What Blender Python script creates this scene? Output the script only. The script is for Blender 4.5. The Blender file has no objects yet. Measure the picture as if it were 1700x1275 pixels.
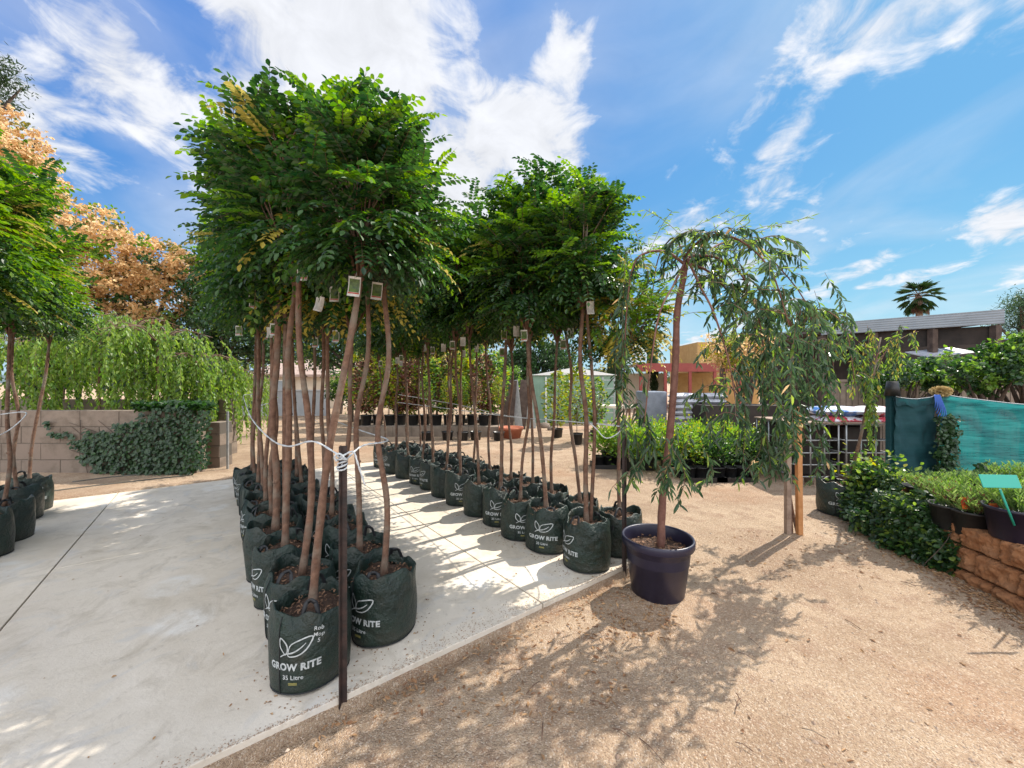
import bpy, math, random
import numpy as np
from mathutils import Vector, noise
R = math.radians
rng = np.random.default_rng(7); random.seed(7)
sc = bpy.context.scene
COL = sc.collection
# ------------------------------------------------------------------ camera
CAMH = 1.42; F = 650.0; HOR = 636.0
cam = bpy.data.objects.new('camera', bpy.data.cameras.new('camera')); COL.objects.link(cam)
cam.location = (0, 0, CAMH); cam.rotation_euler = (R(90), 0, 0)
cam.data.sensor_width = 36; cam.data.lens = 36 * F / 1700.0
cam.data.clip_start = 0.05; cam.data.clip_end = 9000
cam.data.shift_y = -(637.5 - HOR) / 1700.0
sc.camera = cam
# ------------------------------------------------------------------ light
SUN_EL, SUN_ROT = R(49), math.atan2(.8, .6)
sun = bpy.data.lights.new('sun', 'SUN'); sun.energy = 4.3; sun.angle = R(.55); sun.color = (1, .93, .82)
so = bpy.data.objects.new('sun', sun); COL.objects.link(so)
sd = Vector((math.cos(SUN_EL) * .8, math.cos(SUN_EL) * .6, math.sin(SUN_EL)))
so.rotation_euler = sd.to_track_quat('Z', 'Y').to_euler(); so.location = sd * 20
sc.view_settings.view_transform = 'Standard'; sc.view_settings.look = 'None'
sc.view_settings.exposure = 0.75; sc.view_settings.gamma = 1
SKY_STRENGTH = .125
# ------------------------------------------------------------------ world
w = bpy.data.worlds.new('World'); sc.world = w; w.use_nodes = True
nt = w.node_tree; nt.nodes.clear()
def nd(t, typ, **kw):
    n = t.nodes.new(typ)
    for k, v in kw.items(): setattr(n, k, v)
    return n
def mth(t, op, a, b=None, c=None, clamp=False):
    n = t.nodes.new('ShaderNodeMath'); n.operation = op; n.use_clamp = clamp
    for i, v in enumerate((a, b, c)):
        if v is None: continue
        if isinstance(v, (int, float)): n.inputs[i].default_value = v
        else: t.links.new(v, n.inputs[i])
    return n.outputs[0]
CROT = -8
def build_world():
    t = nt; L = t.links.new
    out = nd(t, 'ShaderNodeOutputWorld')
    sky = nd(t, 'ShaderNodeTexSky', sky_type='NISHITA', sun_disc=False)
    sky.sun_elevation = SUN_EL; sky.sun_rotation = SUN_ROT; sky.air_density = 1.0; sky.dust_density = .35; sky.ozone_density = 3.0
    ex = 2 ** sc.view_settings.exposure
    vm = nd(t, 'ShaderNodeVectorMath', operation='MULTIPLY_ADD'); L(sky.outputs[0], vm.inputs[0]); vm.inputs[1].default_value = (.33 / ex, .62 / ex, .26 / ex)
    k_ = 1 / (SKY_STRENGTH * ex); vm.inputs[2].default_value = (.035 * k_, .13 * k_, .62 * k_)
    bg = nd(t, 'ShaderNodeBackground'); bg.inputs[1].default_value = SKY_STRENGTH
    tc = nd(t, 'ShaderNodeTexCoord'); sep = nd(t, 'ShaderNodeSeparateXYZ'); L(tc.outputs['Generated'], sep.inputs[0])
    nmz = nd(t, 'ShaderNodeVectorMath', operation='NORMALIZE'); L(tc.outputs['Generated'], nmz.inputs[0]); sp0 = nd(t, 'ShaderNodeSeparateXYZ'); L(nmz.outputs[0], sp0.inputs[0])
    hz = mth(t, 'MULTIPLY', mth(t, 'EXPONENT', mth(t, 'MULTIPLY', mth(t, 'ABSOLUTE', sp0.outputs[2]), -7.0)), .92)
    hm = nd(t, 'ShaderNodeMix', data_type='RGBA'); L(hz, hm.inputs[0]); L(vm.outputs[0], hm.inputs[6]); hm.inputs[7].default_value = (.60 * k_, .80 * k_, .96 * k_, 1); L(hm.outputs[2], bg.inputs[0])
    zz = mth(t, 'ADD', mth(t, 'MAXIMUM', sep.outputs[2], 0.0), .22)
    cb = nd(t, 'ShaderNodeCombineXYZ')
    L(mth(t, 'DIVIDE', sep.outputs[0], zz), cb.inputs[0]); L(mth(t, 'DIVIDE', sep.outputs[1], zz), cb.inputs[1])
    mp = nd(t, 'ShaderNodeMapping'); mp.inputs['Rotation'].default_value = (0, 0, R(CROT)); mp.inputs['Location'].default_value = (3.1, 1.7, 0); mp.inputs['Scale'].default_value = (1.75, 1.05, 1)
    L(cb.outputs[0], mp.inputs[0])
    n1 = nd(t, 'ShaderNodeTexNoise'); n1.inputs['Scale'].default_value = 1.35; n1.inputs['Detail'].default_value = 9; n1.inputs['Roughness'].default_value = .56; n1.inputs['Distortion'].default_value = .45
    L(mp.outputs[0], n1.inputs['Vector'])
    n2 = nd(t, 'ShaderNodeTexNoise'); n2.inputs['Scale'].default_value = 6.5; n2.inputs['Detail'].default_value = 8; n2.inputs['Roughness'].default_value = .6
    L(cb.outputs[0], n2.inputs['Vector']); n2.inputs['Distortion'].default_value = .6
    blobs = [(-40, 20, 14, .05), (110, 60, 12, .09), (200, 150, 7, .10), (480, 10, 14, .12), (620, 60, 12, .12), (740, 90, 8, .08), (420, 80, 9, .06),
             (830, 220, 5, .16), (930, 255, 4, .12), (790, 300, 5, .10), (770, 380, 5, .16), (720, 330, 5, .1), (940, 80, 4, .12), (1400, 50, 10, .04), (1450, 90, 6, .05), (1280, 240, 5, .10), (1330, 330, 5, .07), (1160, 310, 7, .06), (1440, 205, 3, .06), (1660, 352, 2.5, .16), (1410, 440, 5, .06),
             (280, 370, 5, .02), (1090, 60, 8, -.16), (1600, 220, 13, -.12), (290, 40, 3, -.16), (350, 120, 4, -.06), (190, 270, 6, -.08), (250, 330, 5, -.10), (870, 30, 4, -.10)]
    acc = None
    for (px, py, deg, wt) in blobs:
        v = Vector(((px - 850) / F, 1, (HOR - py) / F)).normalized()
        vm = nd(t, 'ShaderNodeVectorMath', operation='DOT_PRODUCT'); nm = nd(t, 'ShaderNodeVectorMath', operation='NORMALIZE')
        L(tc.outputs['Generated'], nm.inputs[0]); L(nm.outputs[0], vm.inputs[0]); vm.inputs[1].default_value = v
        k = 1 / (1 - math.cos(R(deg)))
        e = mth(t, 'MULTIPLY', mth(t, 'EXPONENT', mth(t, 'MULTIPLY', mth(t, 'SUBTRACT', vm.outputs['Value'], 1.0), k)), wt)
        acc = e if acc is None else mth(t, 'ADD', acc, e)
    back = mth(t, 'MULTIPLY', mth(t, 'MULTIPLY', sp0.outputs[1], -1.6, clamp=True), .22)   # unseen cloud added behind the camera to lighten and neutralise the ambient
    acc = mth(t, 'ADD', acc, back); acc = mth(t, 'ADD', acc, mth(t, 'MULTIPLY', mth(t, 'MULTIPLY', mth(t, 'SUBTRACT', sp0.outputs[2], .76), 5, clamp=True), .16))  # more unseen cloud added overhead to fill the shade
    dens = mth(t, 'ADD', mth(t, 'ADD', n1.outputs[0], mth(t, 'MULTIPLY', mth(t, 'SUBTRACT', n2.outputs[0], .5), .62)), mth(t, 'MULTIPLY', acc, 1.15))
    mr = nd(t, 'ShaderNodeMapRange', interpolation_type='SMOOTHSTEP'); L(dens, mr.inputs[0])
    mr.inputs[1].default_value = .48; mr.inputs[2].default_value = .70; mr.inputs[4].default_value = .98
    up = mth(t, 'MULTIPLY', sep.outputs[2], 30, clamp=True)
    n3 = nd(t, 'ShaderNodeTexNoise'); n3.inputs['Scale'].default_value = .9; n3.inputs['Detail'].default_value = 6; n3.inputs['Distortion'].default_value = .8; L(mp.outputs[0], n3.inputs['Vector'])
    ve = nd(t, 'ShaderNodeMapRange', interpolation_type='SMOOTHSTEP'); L(mth(t, 'ADD', n3.outputs[0], mth(t, 'MULTIPLY', acc, .3)), ve.inputs[0]); ve.inputs[1].default_value = .42; ve.inputs[2].default_value = .72; ve.inputs[4].default_value = .34
    fac = mth(t, 'MULTIPLY', mth(t, 'MAXIMUM', mr.outputs[0], ve.outputs[0]), up)
    # horizon brightening of thin air
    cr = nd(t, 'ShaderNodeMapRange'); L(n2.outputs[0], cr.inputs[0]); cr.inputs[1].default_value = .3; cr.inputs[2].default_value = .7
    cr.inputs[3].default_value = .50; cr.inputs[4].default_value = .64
    cbg = nd(t, 'ShaderNodeBackground'); cbg.inputs[0].default_value = (.93, .95, 1, 1); L(mth(t, 'MULTIPLY', cr.outputs[0], mth(t, 'ADD', mth(t, 'MULTIPLY', mth(t, 'MULTIPLY', sp0.outputs[1], -3.0, clamp=True), 1.5), 1.0)), cbg.inputs[1])   # clouds behind the camera boosted as added fill for shaded areas
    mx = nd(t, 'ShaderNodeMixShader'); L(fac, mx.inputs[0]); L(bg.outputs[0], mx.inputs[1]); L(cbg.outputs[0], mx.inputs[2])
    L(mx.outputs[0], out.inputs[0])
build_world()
try: sc.cycles.max_bounces = 6; sc.cycles.transparent_max_bounces = 8
except Exception: pass
# ------------------------------------------------------------------ pixel helpers (of the 1700 x 1275 photo) used to survey the place
GZ = -.034
def P(px, py, Y): return np.array([(px - 850) / F * Y, Y, CAMH + (HOR - py) / F * Y])
def G(px, py, z=GZ):
    Y = F * (CAMH - z) / (py - HOR); return np.array([(px - 850) / F * Y, Y, z])
DV = np.array([-.608, .794, 0]); CV = np.array([.794, .608, 0])
# ------------------------------------------------------------------ mesh collector
class Geo:
    def __init__(s): s.v = []; s.f = []; s.n = 0
    def add(s, V, Fc, mat=0, smooth=False):
        V = np.asarray(V, float).reshape(-1, 3); Fc = np.asarray(Fc, int)
        s.v.append(V); s.f.append((Fc + s.n, mat, smooth)); s.n += len(V); return s
    def box(s, c, d, rz=0, mat=0, rx=0, ry=0, top=1.0):
        x, y, z = np.array(d) / 2.0
        V = np.array([(-x, -y, -z), (x, -y, -z), (x, y, -z), (-x, y, -z), (-x * top, -y * top, z), (x * top, -y * top, z), (x * top, y * top, z), (-x * top, y * top, z)])
        V = rot(V, rx, ry, rz) + np.array(c)
        return s.add(V, [(0, 3, 2, 1), (4, 5, 6, 7), (0, 1, 5, 4), (1, 2, 6, 5), (2, 3, 7, 6), (3, 0, 4, 7)], mat)
    def tube(s, pts, rad, seg=8, mat=0, cap=True, smooth=True, rough=0.0):
        pts = np.asarray(pts, float); n = len(pts)
        rad = np.full(n, rad) if np.isscalar(rad) else np.asarray(rad, float)
        T = np.gradient(pts, axis=0); T /= np.linalg.norm(T, axis=1)[:, None] + 1e-12
        a = np.array([1, 0, 0]) if abs(T[0][0]) < .8 else np.array([0, 1, 0])
        u = np.cross(T[0], a); u /= np.linalg.norm(u); V = []
        ang = np.arange(seg) * 2 * math.pi / seg
        for i in range(n):
            u = u - T[i] * np.dot(u, T[i]); u /= np.linalg.norm(u) + 1e-12
            v = np.cross(T[i], u); rr = rad[i] * (1 + (rng.uniform(-rough, rough, seg) if rough else 0))
            V.append(pts[i] + (np.cos(ang) * rr)[:, None] * u + (np.sin(ang) * rr)[:, None] * v)
        V = np.vstack(V); i = np.arange(n - 1)[:, None] * seg; j = np.arange(seg)[None]; k = (j + 1) % seg
        Fc = np.stack([i + j, i + k, i + seg + k, i + seg + j], -1).reshape(-1, 4)
        b = s.n; s.add(V, Fc, mat, smooth)
        if cap:
            s.f.append((np.array([list(range(seg))[::-1]]) + b, mat, False)); s.f.append((np.array([list(range(seg))]) + b + (n - 1) * seg, mat, False))
        return s
    def lathe(s, prof, c=(0, 0, 0), seg=36, mat=0, smooth=True, mod=None):
        pr = np.array(prof, float); n = len(pr); a = np.arange(seg) * 2 * math.pi / seg
        rr = pr[:, 0][:, None] * np.ones(seg); zz = pr[:, 1][:, None] * np.ones(seg)
        if mod: rr, zz = mod(rr, zz, a)
        V = np.stack([rr * np.cos(a), rr * np.sin(a), zz], -1).reshape(-1, 3) + np.array(c)
        i = np.arange(n - 1)[:, None] * seg; j = np.arange(seg)[None]; k = (j + 1) % seg
        return s.add(V, np.stack([i + j, i + k, i + seg + k, i + seg + j], -1).reshape(-1, 4), mat, smooth)
    def leaves(s, Pp, D, N, L, W, mat=0, fold=.15, droop=.12, wide=.38):
        Pp = np.asarray(Pp, float); n = len(Pp)
        if n == 0: return s
        D = D / (np.linalg.norm(D, axis=1)[:, None] + 1e-9); S = np.cross(D, N); S /= np.linalg.norm(S, axis=1)[:, None] + 1e-9
        N = np.cross(S, D)
        L = np.broadcast_to(L, n)[:, None]; W = np.broadcast_to(W, n)[:, None] * .5
        b = Pp; t = Pp + D * L - N * L * droop
        m1 = Pp + D * L * wide; m2 = Pp + D * L * .75 - N * L * droop * .5
        V = np.stack([b, m1 + S * W + N * W * fold, m2 + S * W * .78 + N * W * fold, t, m2 - S * W * .78 + N * W * fold, m1 - S * W + N * W * fold], 1).reshape(-1, 3)
        q = np.array([(0, 3, 2, 1), (0, 5, 4, 3)]); Fc = (np.arange(n)[:, None, None] * 6 + q).reshape(-1, 4)
        if np.isscalar(mat): return s.add(V, Fc, mat)
        mat = np.repeat(np.asarray(mat), 2); base = s.n; s.v.append(V); s.n += len(V)
        for m in np.unique(mat): s.f.append((Fc[mat == m] + base, int(m), False))
        return s
    def mesh(s, name, mats):
        me = bpy.data.meshes.new(name)
        V = np.vstack(s.v); me.vertices.add(len(V)); me.vertices.foreach_set('co', V.ravel())
        loops = np.concatenate([f.ravel() for f, _, _ in s.f]); cnt = np.concatenate([np.full(len(f), f.shape[1]) for f, _, _ in s.f])
        mi = np.concatenate([np.full(len(f), m) for f, m, _ in s.f]); sm = np.concatenate([np.full(len(f), x) for f, _, x in s.f])
        me.loops.add(len(loops)); me.loops.foreach_set('vertex_index', loops.astype(np.int32))
        me.polygons.add(len(cnt)); st = np.concatenate([[0], np.cumsum(cnt)[:-1]])
        me.polygons.foreach_set('loop_start', st.astype(np.int32))
        try: me.polygons.foreach_set('loop_total', cnt.astype(np.int32))
        except Exception: pass
        me.polygons.foreach_set('material_index', mi.astype(np.int32)); me.polygons.foreach_set('use_smooth', sm.astype(bool))
        for m in (mats if isinstance(mats, (list, tuple)) else [mats]): me.materials.append(m)
        me.update(calc_edges=True); me.validate(); return me
    def obj(s, name, mats, parent=None, loc=None, bevel=0):
        o = bpy.data.objects.new(name, s.mesh(name, mats)); COL.objects.link(o)
        if parent: o.parent = parent
        if loc is not None: o.location = loc
        if bevel:
            b = o.modifiers.new('bevel', 'BEVEL'); b.width = bevel; b.segments = 2; b.limit_method = 'ANGLE'
        return o
def rot(V, rx=0, ry=0, rz=0):
    V = np.asarray(V, float)
    if rx: c, s_ = math.cos(rx), math.sin(rx); V = V @ np.array([[1, 0, 0], [0, c, -s_], [0, s_, c]]).T
    if ry: c, s_ = math.cos(ry), math.sin(ry); V = V @ np.array([[c, 0, s_], [0, 1, 0], [-s_, 0, c]]).T
    if rz: c, s_ = math.cos(rz), math.sin(rz); V = V @ np.array([[c, -s_, 0], [s_, c, 0], [0, 0, 1]]).T
    return V
def tag(o, label=None, cat=None, group=None, kind=None):
    if label: o['label'] = label
    if cat: o['category'] = cat
    if group: o['group'] = group
    if kind: o['kind'] = kind
    return o
def thing(name, label, cat, loc=(0, 0, 0), rz=0, group=None):
    o = bpy.data.objects.new(name, None); COL.objects.link(o); o.location = loc; o.rotation_euler = (0, 0, rz); o.empty_display_size = .1
    return tag(o, label, cat, group)
def inst(name, me, parent=None, loc=(0, 0, 0), rz=0, scale=1, rx=0, ry=0):
    o = bpy.data.objects.new(name, me); COL.objects.link(o); o.parent = parent; o.location = loc; o.rotation_euler = (rx, ry, rz)
    o.scale = (scale,) * 3 if np.isscalar(scale) else scale
    return o
def unit(v): v = np.asarray(v, float); return v / (np.linalg.norm(v, axis=-1, keepdims=True) + 1e-9)
def spline(pts, n=20):
    pts = np.asarray(pts, float); m = len(pts)
    if m < 3: return np.linspace(pts[0], pts[-1], n)
    Q = np.vstack([2 * pts[0] - pts[1], pts, 2 * pts[-1] - pts[-2]]); out = []
    for t in np.linspace(0, m - 1 - 1e-6, n):
        i = int(t); f = t - i; a, b, c, d = Q[i:i + 4]
        out.append(.5 * ((2 * b) + (c - a) * f + (2 * a - 5 * b + 4 * c - d) * f * f + (3 * b - a - 3 * c + d) * f ** 3))
    return np.array(out)
# ------------------------------------------------------------------ materials
def mat(name, col, rough=.7, col2=None, nscale=8, bump=0, bscale=40, spec=.5, metal=0, detail=5, island=False, trans=0, tcol=None, alpha=None, wave=None, lo=.35, hi=.65, col3=None, n3=1.5, sheen=0, bdist=.02):
    m = bpy.data.materials.new(name); m.use_nodes = True; t = m.node_tree; L = t.links.new
    b = t.nodes['Principled BSDF']; out = t.nodes['Material Output']
    b.inputs['Roughness'].default_value = rough; b.inputs['Metallic'].default_value = metal
    b.inputs['Specular IOR Level'].default_value = spec
    tc = nd(t, 'ShaderNodeTexCoord'); cs = None
    if col2 is not None:
        if island:
            g = nd(t, 'ShaderNodeNewGeometry'); src = g.outputs['Random Per Island']; lo_, hi_ = 0, 1
        else:
            nz = nd(t, 'ShaderNodeTexNoise'); nz.inputs['Scale'].default_value = nscale; nz.inputs['Detail'].default_value = detail; nz.inputs['Roughness'].default_value = .62
            L(tc.outputs['Object'], nz.inputs['Vector']); src = nz.outputs[0]; lo_, hi_ = lo, hi
        r = nd(t, 'ShaderNodeMapRange'); L(src, r.inputs[0]); r.inputs[1].default_value = lo_; r.inputs[2].default_value = hi_
        mx = nd(t, 'ShaderNodeMix', data_type='RGBA'); L(r.outputs[0], mx.inputs[0])
        mx.inputs[6].default_value = (*col, 1); mx.inputs[7].default_value = (*col2, 1); cs = mx.outputs[2]
        if col3 is not None:
            nz = nd(t, 'ShaderNodeTexNoise'); nz.inputs['Scale'].default_value = n3; nz.inputs['Detail'].default_value = 4
            L(tc.outputs['Object'], nz.inputs['Vector']); r = nd(t, 'ShaderNodeMapRange'); L(nz.outputs[0], r.inputs[0]); r.inputs[1].default_value = .5; r.inputs[2].default_value = .68
            m2 = nd(t, 'ShaderNodeMix', data_type='RGBA'); L(r.outputs[0], m2.inputs[0]); L(cs, m2.inputs[6]); m2.inputs[7].default_value = (*col3, 1); cs = m2.outputs[2]
        L(cs, b.inputs['Base Color'])
    else: b.inputs['Base Color'].default_value = (*col, 1)
    if bump:
        nb = nd(t, 'ShaderNodeTexNoise'); nb.inputs['Scale'].default_value = bscale; nb.inputs['Detail'].default_value = 6; nb.inputs['Roughness'].default_value = .65
        L(tc.outputs['Object'], nb.inputs['Vector']); bp = nd(t, 'ShaderNodeBump'); bp.inputs['Strength'].default_value = bump; bp.inputs['Distance'].default_value = bdist
        L(nb.outputs[0], bp.inputs['Height']); L(bp.outputs[0], b.inputs['Normal'])
    if wave:
        wv = nd(t, 'ShaderNodeTexWave'); wv.bands_direction = wave[0]; wv.inputs['Scale'].default_value = wave[1]; L(tc.outputs['Object'], wv.inputs['Vector'])
        bp = nd(t, 'ShaderNodeBump'); bp.inputs['Strength'].default_value = wave[2]; bp.inputs['Distance'].default_value = .03; L(wv.outputs[1], bp.inputs['Height']); L(bp.outputs[0], b.inputs['Normal'])
    sh = b.outputs[0]
    if trans:
        tr = nd(t, 'ShaderNodeBsdfTranslucent'); ms = nd(t, 'ShaderNodeMixShader'); ms.inputs[0].default_value = trans
        if cs is not None:
            hv = nd(t, 'ShaderNodeHueSaturation'); warm = col[0] > col[1]; hv.inputs['Value'].default_value = 1.3 if warm else 2.1; hv.inputs['Saturation'].default_value = .85 if warm else 1.15; hv.inputs['Hue'].default_value = .505 if warm else .487
            L(cs, hv.inputs['Color']); L(hv.outputs[0], tr.inputs[0])
        else: tr.inputs[0].default_value = (*(tcol or col), 1)
        L(b.outputs[0], ms.inputs[1]); L(tr.outputs[0], ms.inputs[2]); sh = ms.outputs[0]
    if alpha is not None:
        tp = nd(t, 'ShaderNodeBsdfTransparent'); ms = nd(t, 'ShaderNodeMixShader'); ms.inputs[0].default_value = alpha
        L(tp.outputs[0], ms.inputs[1]); L(sh, ms.inputs[2]); sh = ms.outputs[0]
    L(sh, out.inputs[0]); return m
M = {}
M['leaf'] = mat('robinia_leaf', (.009, .036, .013), .38, (.042, .108, .022), island=True, trans=.36, spec=.5)
M['leaf_light'] = mat('young_leaf', (.055, .15, .02), .45, (.16, .27, .035), island=True, trans=.42)
M['leaf_yellow'] = mat('yellow_leaf', (.42, .34, .03), .5, (.5, .40, .05), island=True, trans=.4)
M['leaf_dark'] = mat('dark_leaf', (.014, .036, .012), .4, (.035, .075, .02), island=True, trans=.25)
M['weep'] = mat('weeping_leaf', (.020, .052, .024), .32, (.070, .120, .055), island=True, trans=.32)
M['weep_green'] = mat('weeping_green_leaf', (.09, .17, .03), .45, (.22, .31, .07), island=True, trans=.5)
M['orange_leaf'] = mat('autumn_leaf', (.53, .30, .11), .6, (.74, .53, .27), island=True, trans=.58)
M['orange_green'] = mat('autumn_green_leaf', (.10, .12, .025), .6, (.26, .22, .05), island=True, trans=.35)
M['red_leaf'] = mat('plum_leaf', (.07, .018, .015), .5, (.20, .07, .04), island=True, trans=.3)
M['yg_leaf'] = mat('yellow_green_leaf', (.17, .22, .02), .5, (.40, .38, .04), island=True, trans=.4)
M['ivy'] = mat('ivy_leaf', (.016, .045, .016), .36, (.04, .085, .028), island=True, trans=.2)
M['bright'] = mat('bright_leaf', (.09, .19, .03), .45, (.20, .33, .06), island=True, trans=.4)
M['herb'] = mat('herb_leaf', (.10, .19, .05), .5, (.24, .33, .11), island=True, trans=.35)
M['bark'] = mat('bark', (.11, .055, .034), .85, (.21, .118, .076), 26, bump=.6, bscale=60, col3=(.20, .17, .13), n3=6)
M['bark_dark'] = mat('dark_bark', (.05, .035, .028), .9, (.11, .075, .055), 14, bump=.5, bscale=30)
M['bark_red'] = mat('red_bark', (.12, .048, .034), .75, (.20, .095, .068), 18, bump=.4, bscale=50)
M['bag'] = mat('bag_fabric', (.005, .014, .011), .38, (.009, .026, .018), 6, col3=(.022, .028, .020), n3=9, bump=1.0, bscale=14, spec=.5, bdist=.03)
M['bag_trim'] = mat('bag_strap', (.008, .009, .011), .6)
M['print'] = mat('bag_print', (.50, .53, .53), .6, (.30, .33, .33), 60)
M['print_gold'] = mat('bag_small_print', (.30, .27, .08), .6)
M['soil'] = mat('potting_soil', (.035, .018, .011), .95, (.10, .055, .034), 60, bump=1, bscale=90)
M['chips'] = mat('bark_chips', (.10, .05, .028), .9, (.30, .17, .10), island=True)
M['pot_blue'] = mat('blue_black_pot', (.010, .009, .022), .38, (.017, .015, .036), 5, bump=.08, bscale=20)
M['pot_black'] = mat('black_pot', (.010, .010, .011), .45, (.02, .02, .02), 8)
M['rope'] = mat('white_rope', (.55, .58, .60), .7, (.40, .43, .45), 90)
M['stake'] = mat('rusty_stake', (.012, .009, .009), .55, (.042, .022, .018), 22, bump=.3, bscale=60)
M['concrete_wall'] = mat('concrete_block', (.155, .12, .092), .9, (.25, .20, .158), 5, bump=.4, bscale=60, col3=(.22, .17, .135), n3=2.5)
M['mortar'] = mat('mortar', (.10, .085, .07), .95)
M['tag_white'] = mat('tag_white', (.72, .72, .70), .4, (.6, .6, .58), 40)
M['tag_green'] = mat('tag_picture', (.03, .06, .02), .3, (.12, .2, .05), 40)
M['tag_red'] = mat('tag_red', (.45, .06, .04), .4)
M['tag_orange'] = mat('tag_orange', (.65, .20, .03), .4, (.55, .08, .03), 60)
M['tag_ink'] = mat('tag_ink', (.12, .11, .10), .6)
M['block'] = mat('sandstone_block', (.24, .095, .035), .9, (.38, .18, .08), 9, bump=.9, bscale=28, col3=(.28, .14, .07), n3=5)
M['teal'] = mat('teal_sign', (.02, .36, .27), .4)
M['galv'] = mat('galvanised', (.30, .31, .31), .4, (.42, .43, .43), 14, metal=.5)
M['roof_grey'] = mat('grey_sheet', (.20, .23, .26), .5, (.26, .29, .32), 3, wave=('Z', 6, .25))
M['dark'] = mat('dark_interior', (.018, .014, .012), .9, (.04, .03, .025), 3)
M['timber'] = mat('new_timber', (.42, .18, .06), .7, (.55, .27, .11), 12, bump=.2, bscale=30)
M['timber_grey'] = mat('old_timber', (.22, .15, .11), .85, (.34, .25, .19), 14, bump=.4, bscale=40)
M['timber_dark'] = mat('dark_timber', (.05, .032, .025), .85, (.10, .07, .055), 8)
M['white_sheet'] = mat('pale_sheet', (.42, .44, .46), .5, (.50, .52, .54), 2, wave=('X', 7, .4))
M['cream'] = mat('cream_wall', (.58, .50, .40), .85, (.66, .58, .47), 2)
M['tile'] = mat('tile_roof', (.34, .24, .20), .8, (.46, .36, .31), 6, wave=('Y', 3, .4))
M['shed_green'] = mat('green_sheet', (.16, .27, .20), .5, (.21, .33, .25), 2, wave=('X', 6, .5))
M['white'] = mat('white_paint', (.75, .75, .72), .5)
M['redwood'] = mat('red_paint', (.20, .035, .028), .6, (.26, .05, .04), 4)
M['ochre'] = mat('ochre_wall', (.34, .19, .06), .8, (.42, .25, .09), 4)
M['wrap'] = mat('grey_plastic_bag', (.30, .31, .35), .35, (.46, .47, .51), 5, bump=.4, bscale=12)
M['wrap_dark'] = mat('grey_wrap', (.13, .15, .18), .35, (.2, .22, .26), 5, bump=.4, bscale=12)
M['blue_bag'] = mat('blue_bag', (.03, .14, .42), .35, (.45, .50, .58), 6, bump=.5, bscale=15, lo=.46, hi=.52)
M['red_bag'] = mat('red_bag', (.42, .03, .05), .35, (.62, .60, .62), 7, bump=.5, bscale=15, lo=.47, hi=.52)
M['white_bag'] = mat('white_bag', (.62, .60, .62), .35, (.44, .05, .07), 3.2, bump=.5, bscale=15, lo=.55, hi=.58)
M['cloth_dark'] = mat('shade_cloth_dark', (.006, .05, .06), .75, (.010, .066, .078), 2, trans=.2, alpha=.96, bump=.5, bscale=6)
M['cloth'] = mat('shade_cloth', (.012, .11, .12), .75, (.05, .23, .24), 1.6, trans=.5, alpha=.66, bump=.6, bscale=5)
M['blue_rope'] = mat('blue_rope', (.04, .12, .45), .6)
M['hose'] = mat('hose', (.10, .09, .07), .5)
M['terracotta'] = mat('terracotta', (.36, .10, .05), .8, (.45, .15, .08), 8)
M['litter'] = mat('dry_leaf', (.20, .095, .045), .8, (.42, .26, .13), island=True, trans=.1)
M['stone'] = mat('pebble', (.25, .17, .12), .9, (.50, .40, .31), island=True)
M['soilbed'] = mat('bed_soil', (.05, .032, .022), .95, (.11, .07, .05), 20, bump=.8, bscale=50)
M['hill'] = mat('hill', (.07, .10, .11), 1, (.11, .14, .15), .01)
M['straw'] = mat('straw', (.55, .42, .20), .8)
M['glass'] = mat('pane', (.25, .3, .34), .1, spec=.8)

def gravel_mat():
    m = bpy.data.materials.new('gravel'); m.use_nodes = True; t = m.node_tree; L = t.links.new; b = t.nodes['Principled BSDF']
    b.inputs['Roughness'].default_value = .95; b.inputs['Specular IOR Level'].default_value = .15
    tc = nd(t, 'ShaderNodeTexCoord')
    def nz(s, d, r=.6):
        n = nd(t, 'ShaderNodeTexNoise'); n.inputs['Scale'].default_value = s; n.inputs['Detail'].default_value = d; n.inputs['Roughness'].default_value = r; L(tc.outputs['Object'], n.inputs['Vector']); return n.outputs[0]
    def mr(s, a, c, x=0, y=1):
        n = nd(t, 'ShaderNodeMapRange'); L(s, n.inputs[0]); n.inputs[1].default_value = a; n.inputs[2].default_value = c; n.inputs[3].default_value = x; n.inputs[4].default_value = y; return n.outputs[0]
    def mix(f, a, c):
        n = nd(t, 'ShaderNodeMix', data_type='RGBA'); L(f, n.inputs[0])
        for i, v in ((6, a), (7, c)):
            if isinstance(v, tuple): n.inputs[i].default_value = (*v, 1)
            else: L(v, n.inputs[i])
        return n.outputs[2]
    c = mix(mr(nz(1.1, 8, .7), .38, .62), (.345, .24, .158), (.51, .38, .262))
    c = mix(mr(nz(4.5, 6, .7), .50, .66, 0, .8), c, (.30, .19, .125))
    c = mix(mr(nz(.45, 3), .52, .68, 0, .6), c, (.40, .22, .125))
    vo = nd(t, 'ShaderNodeTexVoronoi'); vo.inputs['Scale'].default_value = 170; L(tc.outputs['Object'], vo.inputs['Vector'])
    sp = nd(t, 'ShaderNodeSeparateColor'); L(vo.outputs['Color'], sp.inputs[0])
    c = mix(mr(sp.outputs[0], .62, .95, 0, .55), c, (.20, .125, .085)); c = mix(mr(sp.outputs[1], .7, 1, 0, .6), c, (.66, .55, .44))
    L(c, b.inputs['Base Color'])
    h = mth(t, 'ADD', mth(t, 'MULTIPLY', vo.outputs['Distance'], -.5), mth(t, 'MULTIPLY', nz(30, 8, .7), 1.6))
    bp = nd(t, 'ShaderNodeBump'); bp.inputs['Strength'].default_value = .8; bp.inputs['Distance'].default_value = .02; L(h, bp.inputs['Height']); L(bp.outputs[0], b.inputs['Normal'])
    return m
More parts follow.
